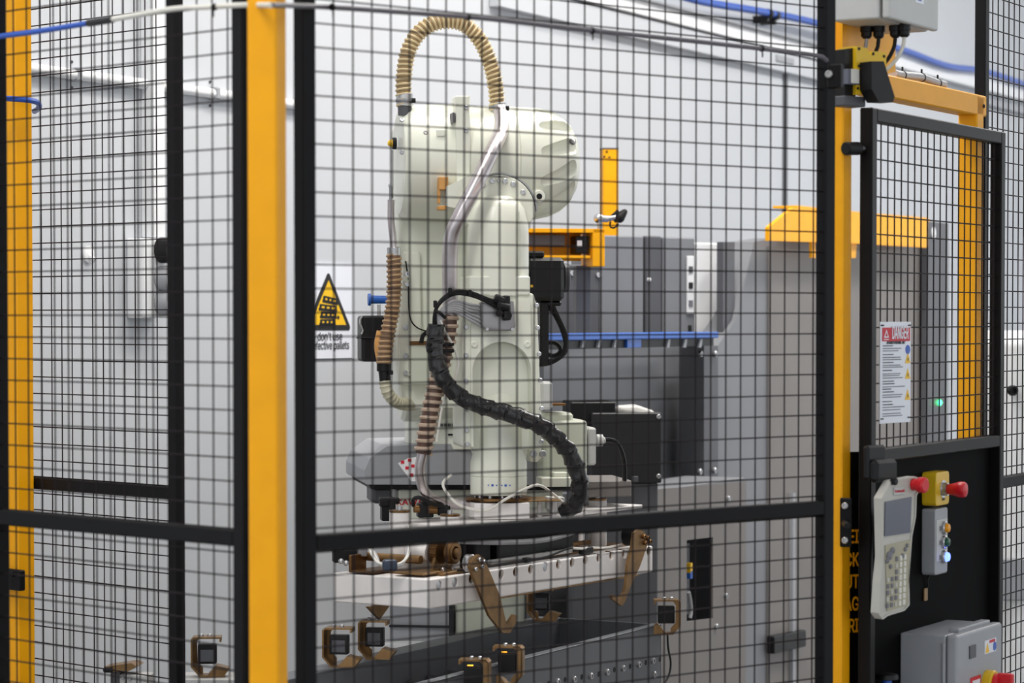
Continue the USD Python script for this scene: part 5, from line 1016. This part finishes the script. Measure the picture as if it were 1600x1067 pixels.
# yellow bracket plate on the machine housing
yp = Thing('yellow_guard_plate', 'wide yellow guard plate with a sloped left corner on the machine top', 'guard plate', MACH.Wp(MACH.L(1330, 350, -0.1)), 62.3)
yp.part('plate', mprism([(1202, 355), (1240, 324), (1280, 326), (1449, 340), (1449, 387), (1330, 380), (1202, 376)], -0.12, -0.10), 'yellow')
yp.part('top_flange', MACH.W(bx(((MACH.X(1242, -0.1) + MACH.X(1449, -0.1)) / 2, -0.05, MACH.L(1345, 333, -0.12)[2]), (MACH.X(1449, -0.1) - MACH.X(1242, -0.1), 0.12, 0.012), 0.001)), 'yellow')
yp.part('mounting_lug', mprism([(1269, 378), (1275, 378), (1275, 403), (1269, 403)], -0.10, -0.085), 'yellow'); yp.part('mounting_lug', mprism([(1329, 380), (1339, 380), (1337, 403), (1330, 403)], -0.10, -0.085), 'yellow')
yp.part('mounting_arm', mprism([(1300, 350), (1325, 352), (1325, 377), (1300, 376)], -0.10, 0.05), 'yellow')
# column with a green lamp seen through the gate
gc = Thing('grey_column', 'dark grey column with a glowing green light seen through the gate mesh', 'column', MACH.Wp(MACH.L(1467, 600, -0.2)), 62.3)
gd = -0.06; zt_ = MACH.L(1466, 347, gd)[2]
gc.part('tube', MACH.W(bx(((MACH.X(1450, gd) + MACH.X(1482, gd)) / 2, gd + 0.022, zt_ / 2), (MACH.X(1482, gd) - MACH.X(1450, gd), 0.04, zt_), 0.004)), 'greyd')
q = MACH.L(1468, 629, gd); gc.part('green_light', MACH.W(lathe(q, (0, -1, 0), [(0, 0.013), (0.006, 0.012), (0.010, 0.006)], 14)), 'greenlit', 'glowing green light')
q = MACH.L(1458, 364, gd); gc.part('white_disc', MACH.W(lathe(q, (0, -1, 0), [(0, 0.03), (0.006, 0.03)], 18)), 'white'); gc.part('light_edge', MACH.pbox(1481, 380, 1484, 700, gd - 0.004, gd + 0.01, 0.001), 'encl')
# black boxes behind the robot base
bb = Thing('black_crate', 'large matt black box with crumpled clear film on top, right of the robot base', 'box', P(985, 700, 9.6), 6)
BK = Fr(985, 9.45, 6)
bb.part('body', BK.pbox(925, 645, 1034, 755, 0.0, 0.20, 0.004), 'ink'); bb.part('rear_box', BK.pbox(892, 628, 962, 700, 0.05, 0.3, 0.004), 'blackplastic')
bb.part('clear_film', BK.W(blob([(*BK.L(990, 646, 0.1), 0.035), (*BK.L(1015, 648, 0.1), 0.02), (*BK.L(968, 641, 0.08), 0.02)], 8)), 'clearplastic')
for x, y in ((1029, 651), (1029, 744)): bb.part('bolt', BK.W(bolt(BK.L(x, y, 0.0), (0, -1, 0), 0.009, 0.006)), 'zinc')
bb.part('grey_socket', BK.pbox(988, 744, 998, 753, -0.012, 0.0, 0.002), 'greyd')
zbk = BK.L(985, 755)[2]
bb.part('stand', BK.W(bx(((BK.X(892) + BK.X(1034)) / 2, 0.10, zbk / 2), (BK.X(1034) - BK.X(892) - 0.02, 0.16, zbk), 0.004)), 'greyd')
# white machine beyond the right-hand panel
WM = Fr(1590, 9.6, 4)
wm = Thing('white_machine', 'blurred white machine with a grey recess beyond the right-hand mesh panel', 'machine', at(WM, 0), 4)
zt_ = WM.L(1585, 518)[2]
wm.part('body', WM.W(rbx((WM.X(1570) + 0.9, 0.4, zt_ / 2), (1.8, 0.8, zt_), 0.08)), 'white')
wm.part('recess', WM.W(rbx((WM.X(1583), -0.005, WM.L(1583, 905)[2]), (0.5, 0.03, 0.16), 0.01)), 'encl'); wm.part('knob', WM.W(bolt(WM.L(1581, 610), (0, -1, 0), 0.02, 0.03)), 'rubber')
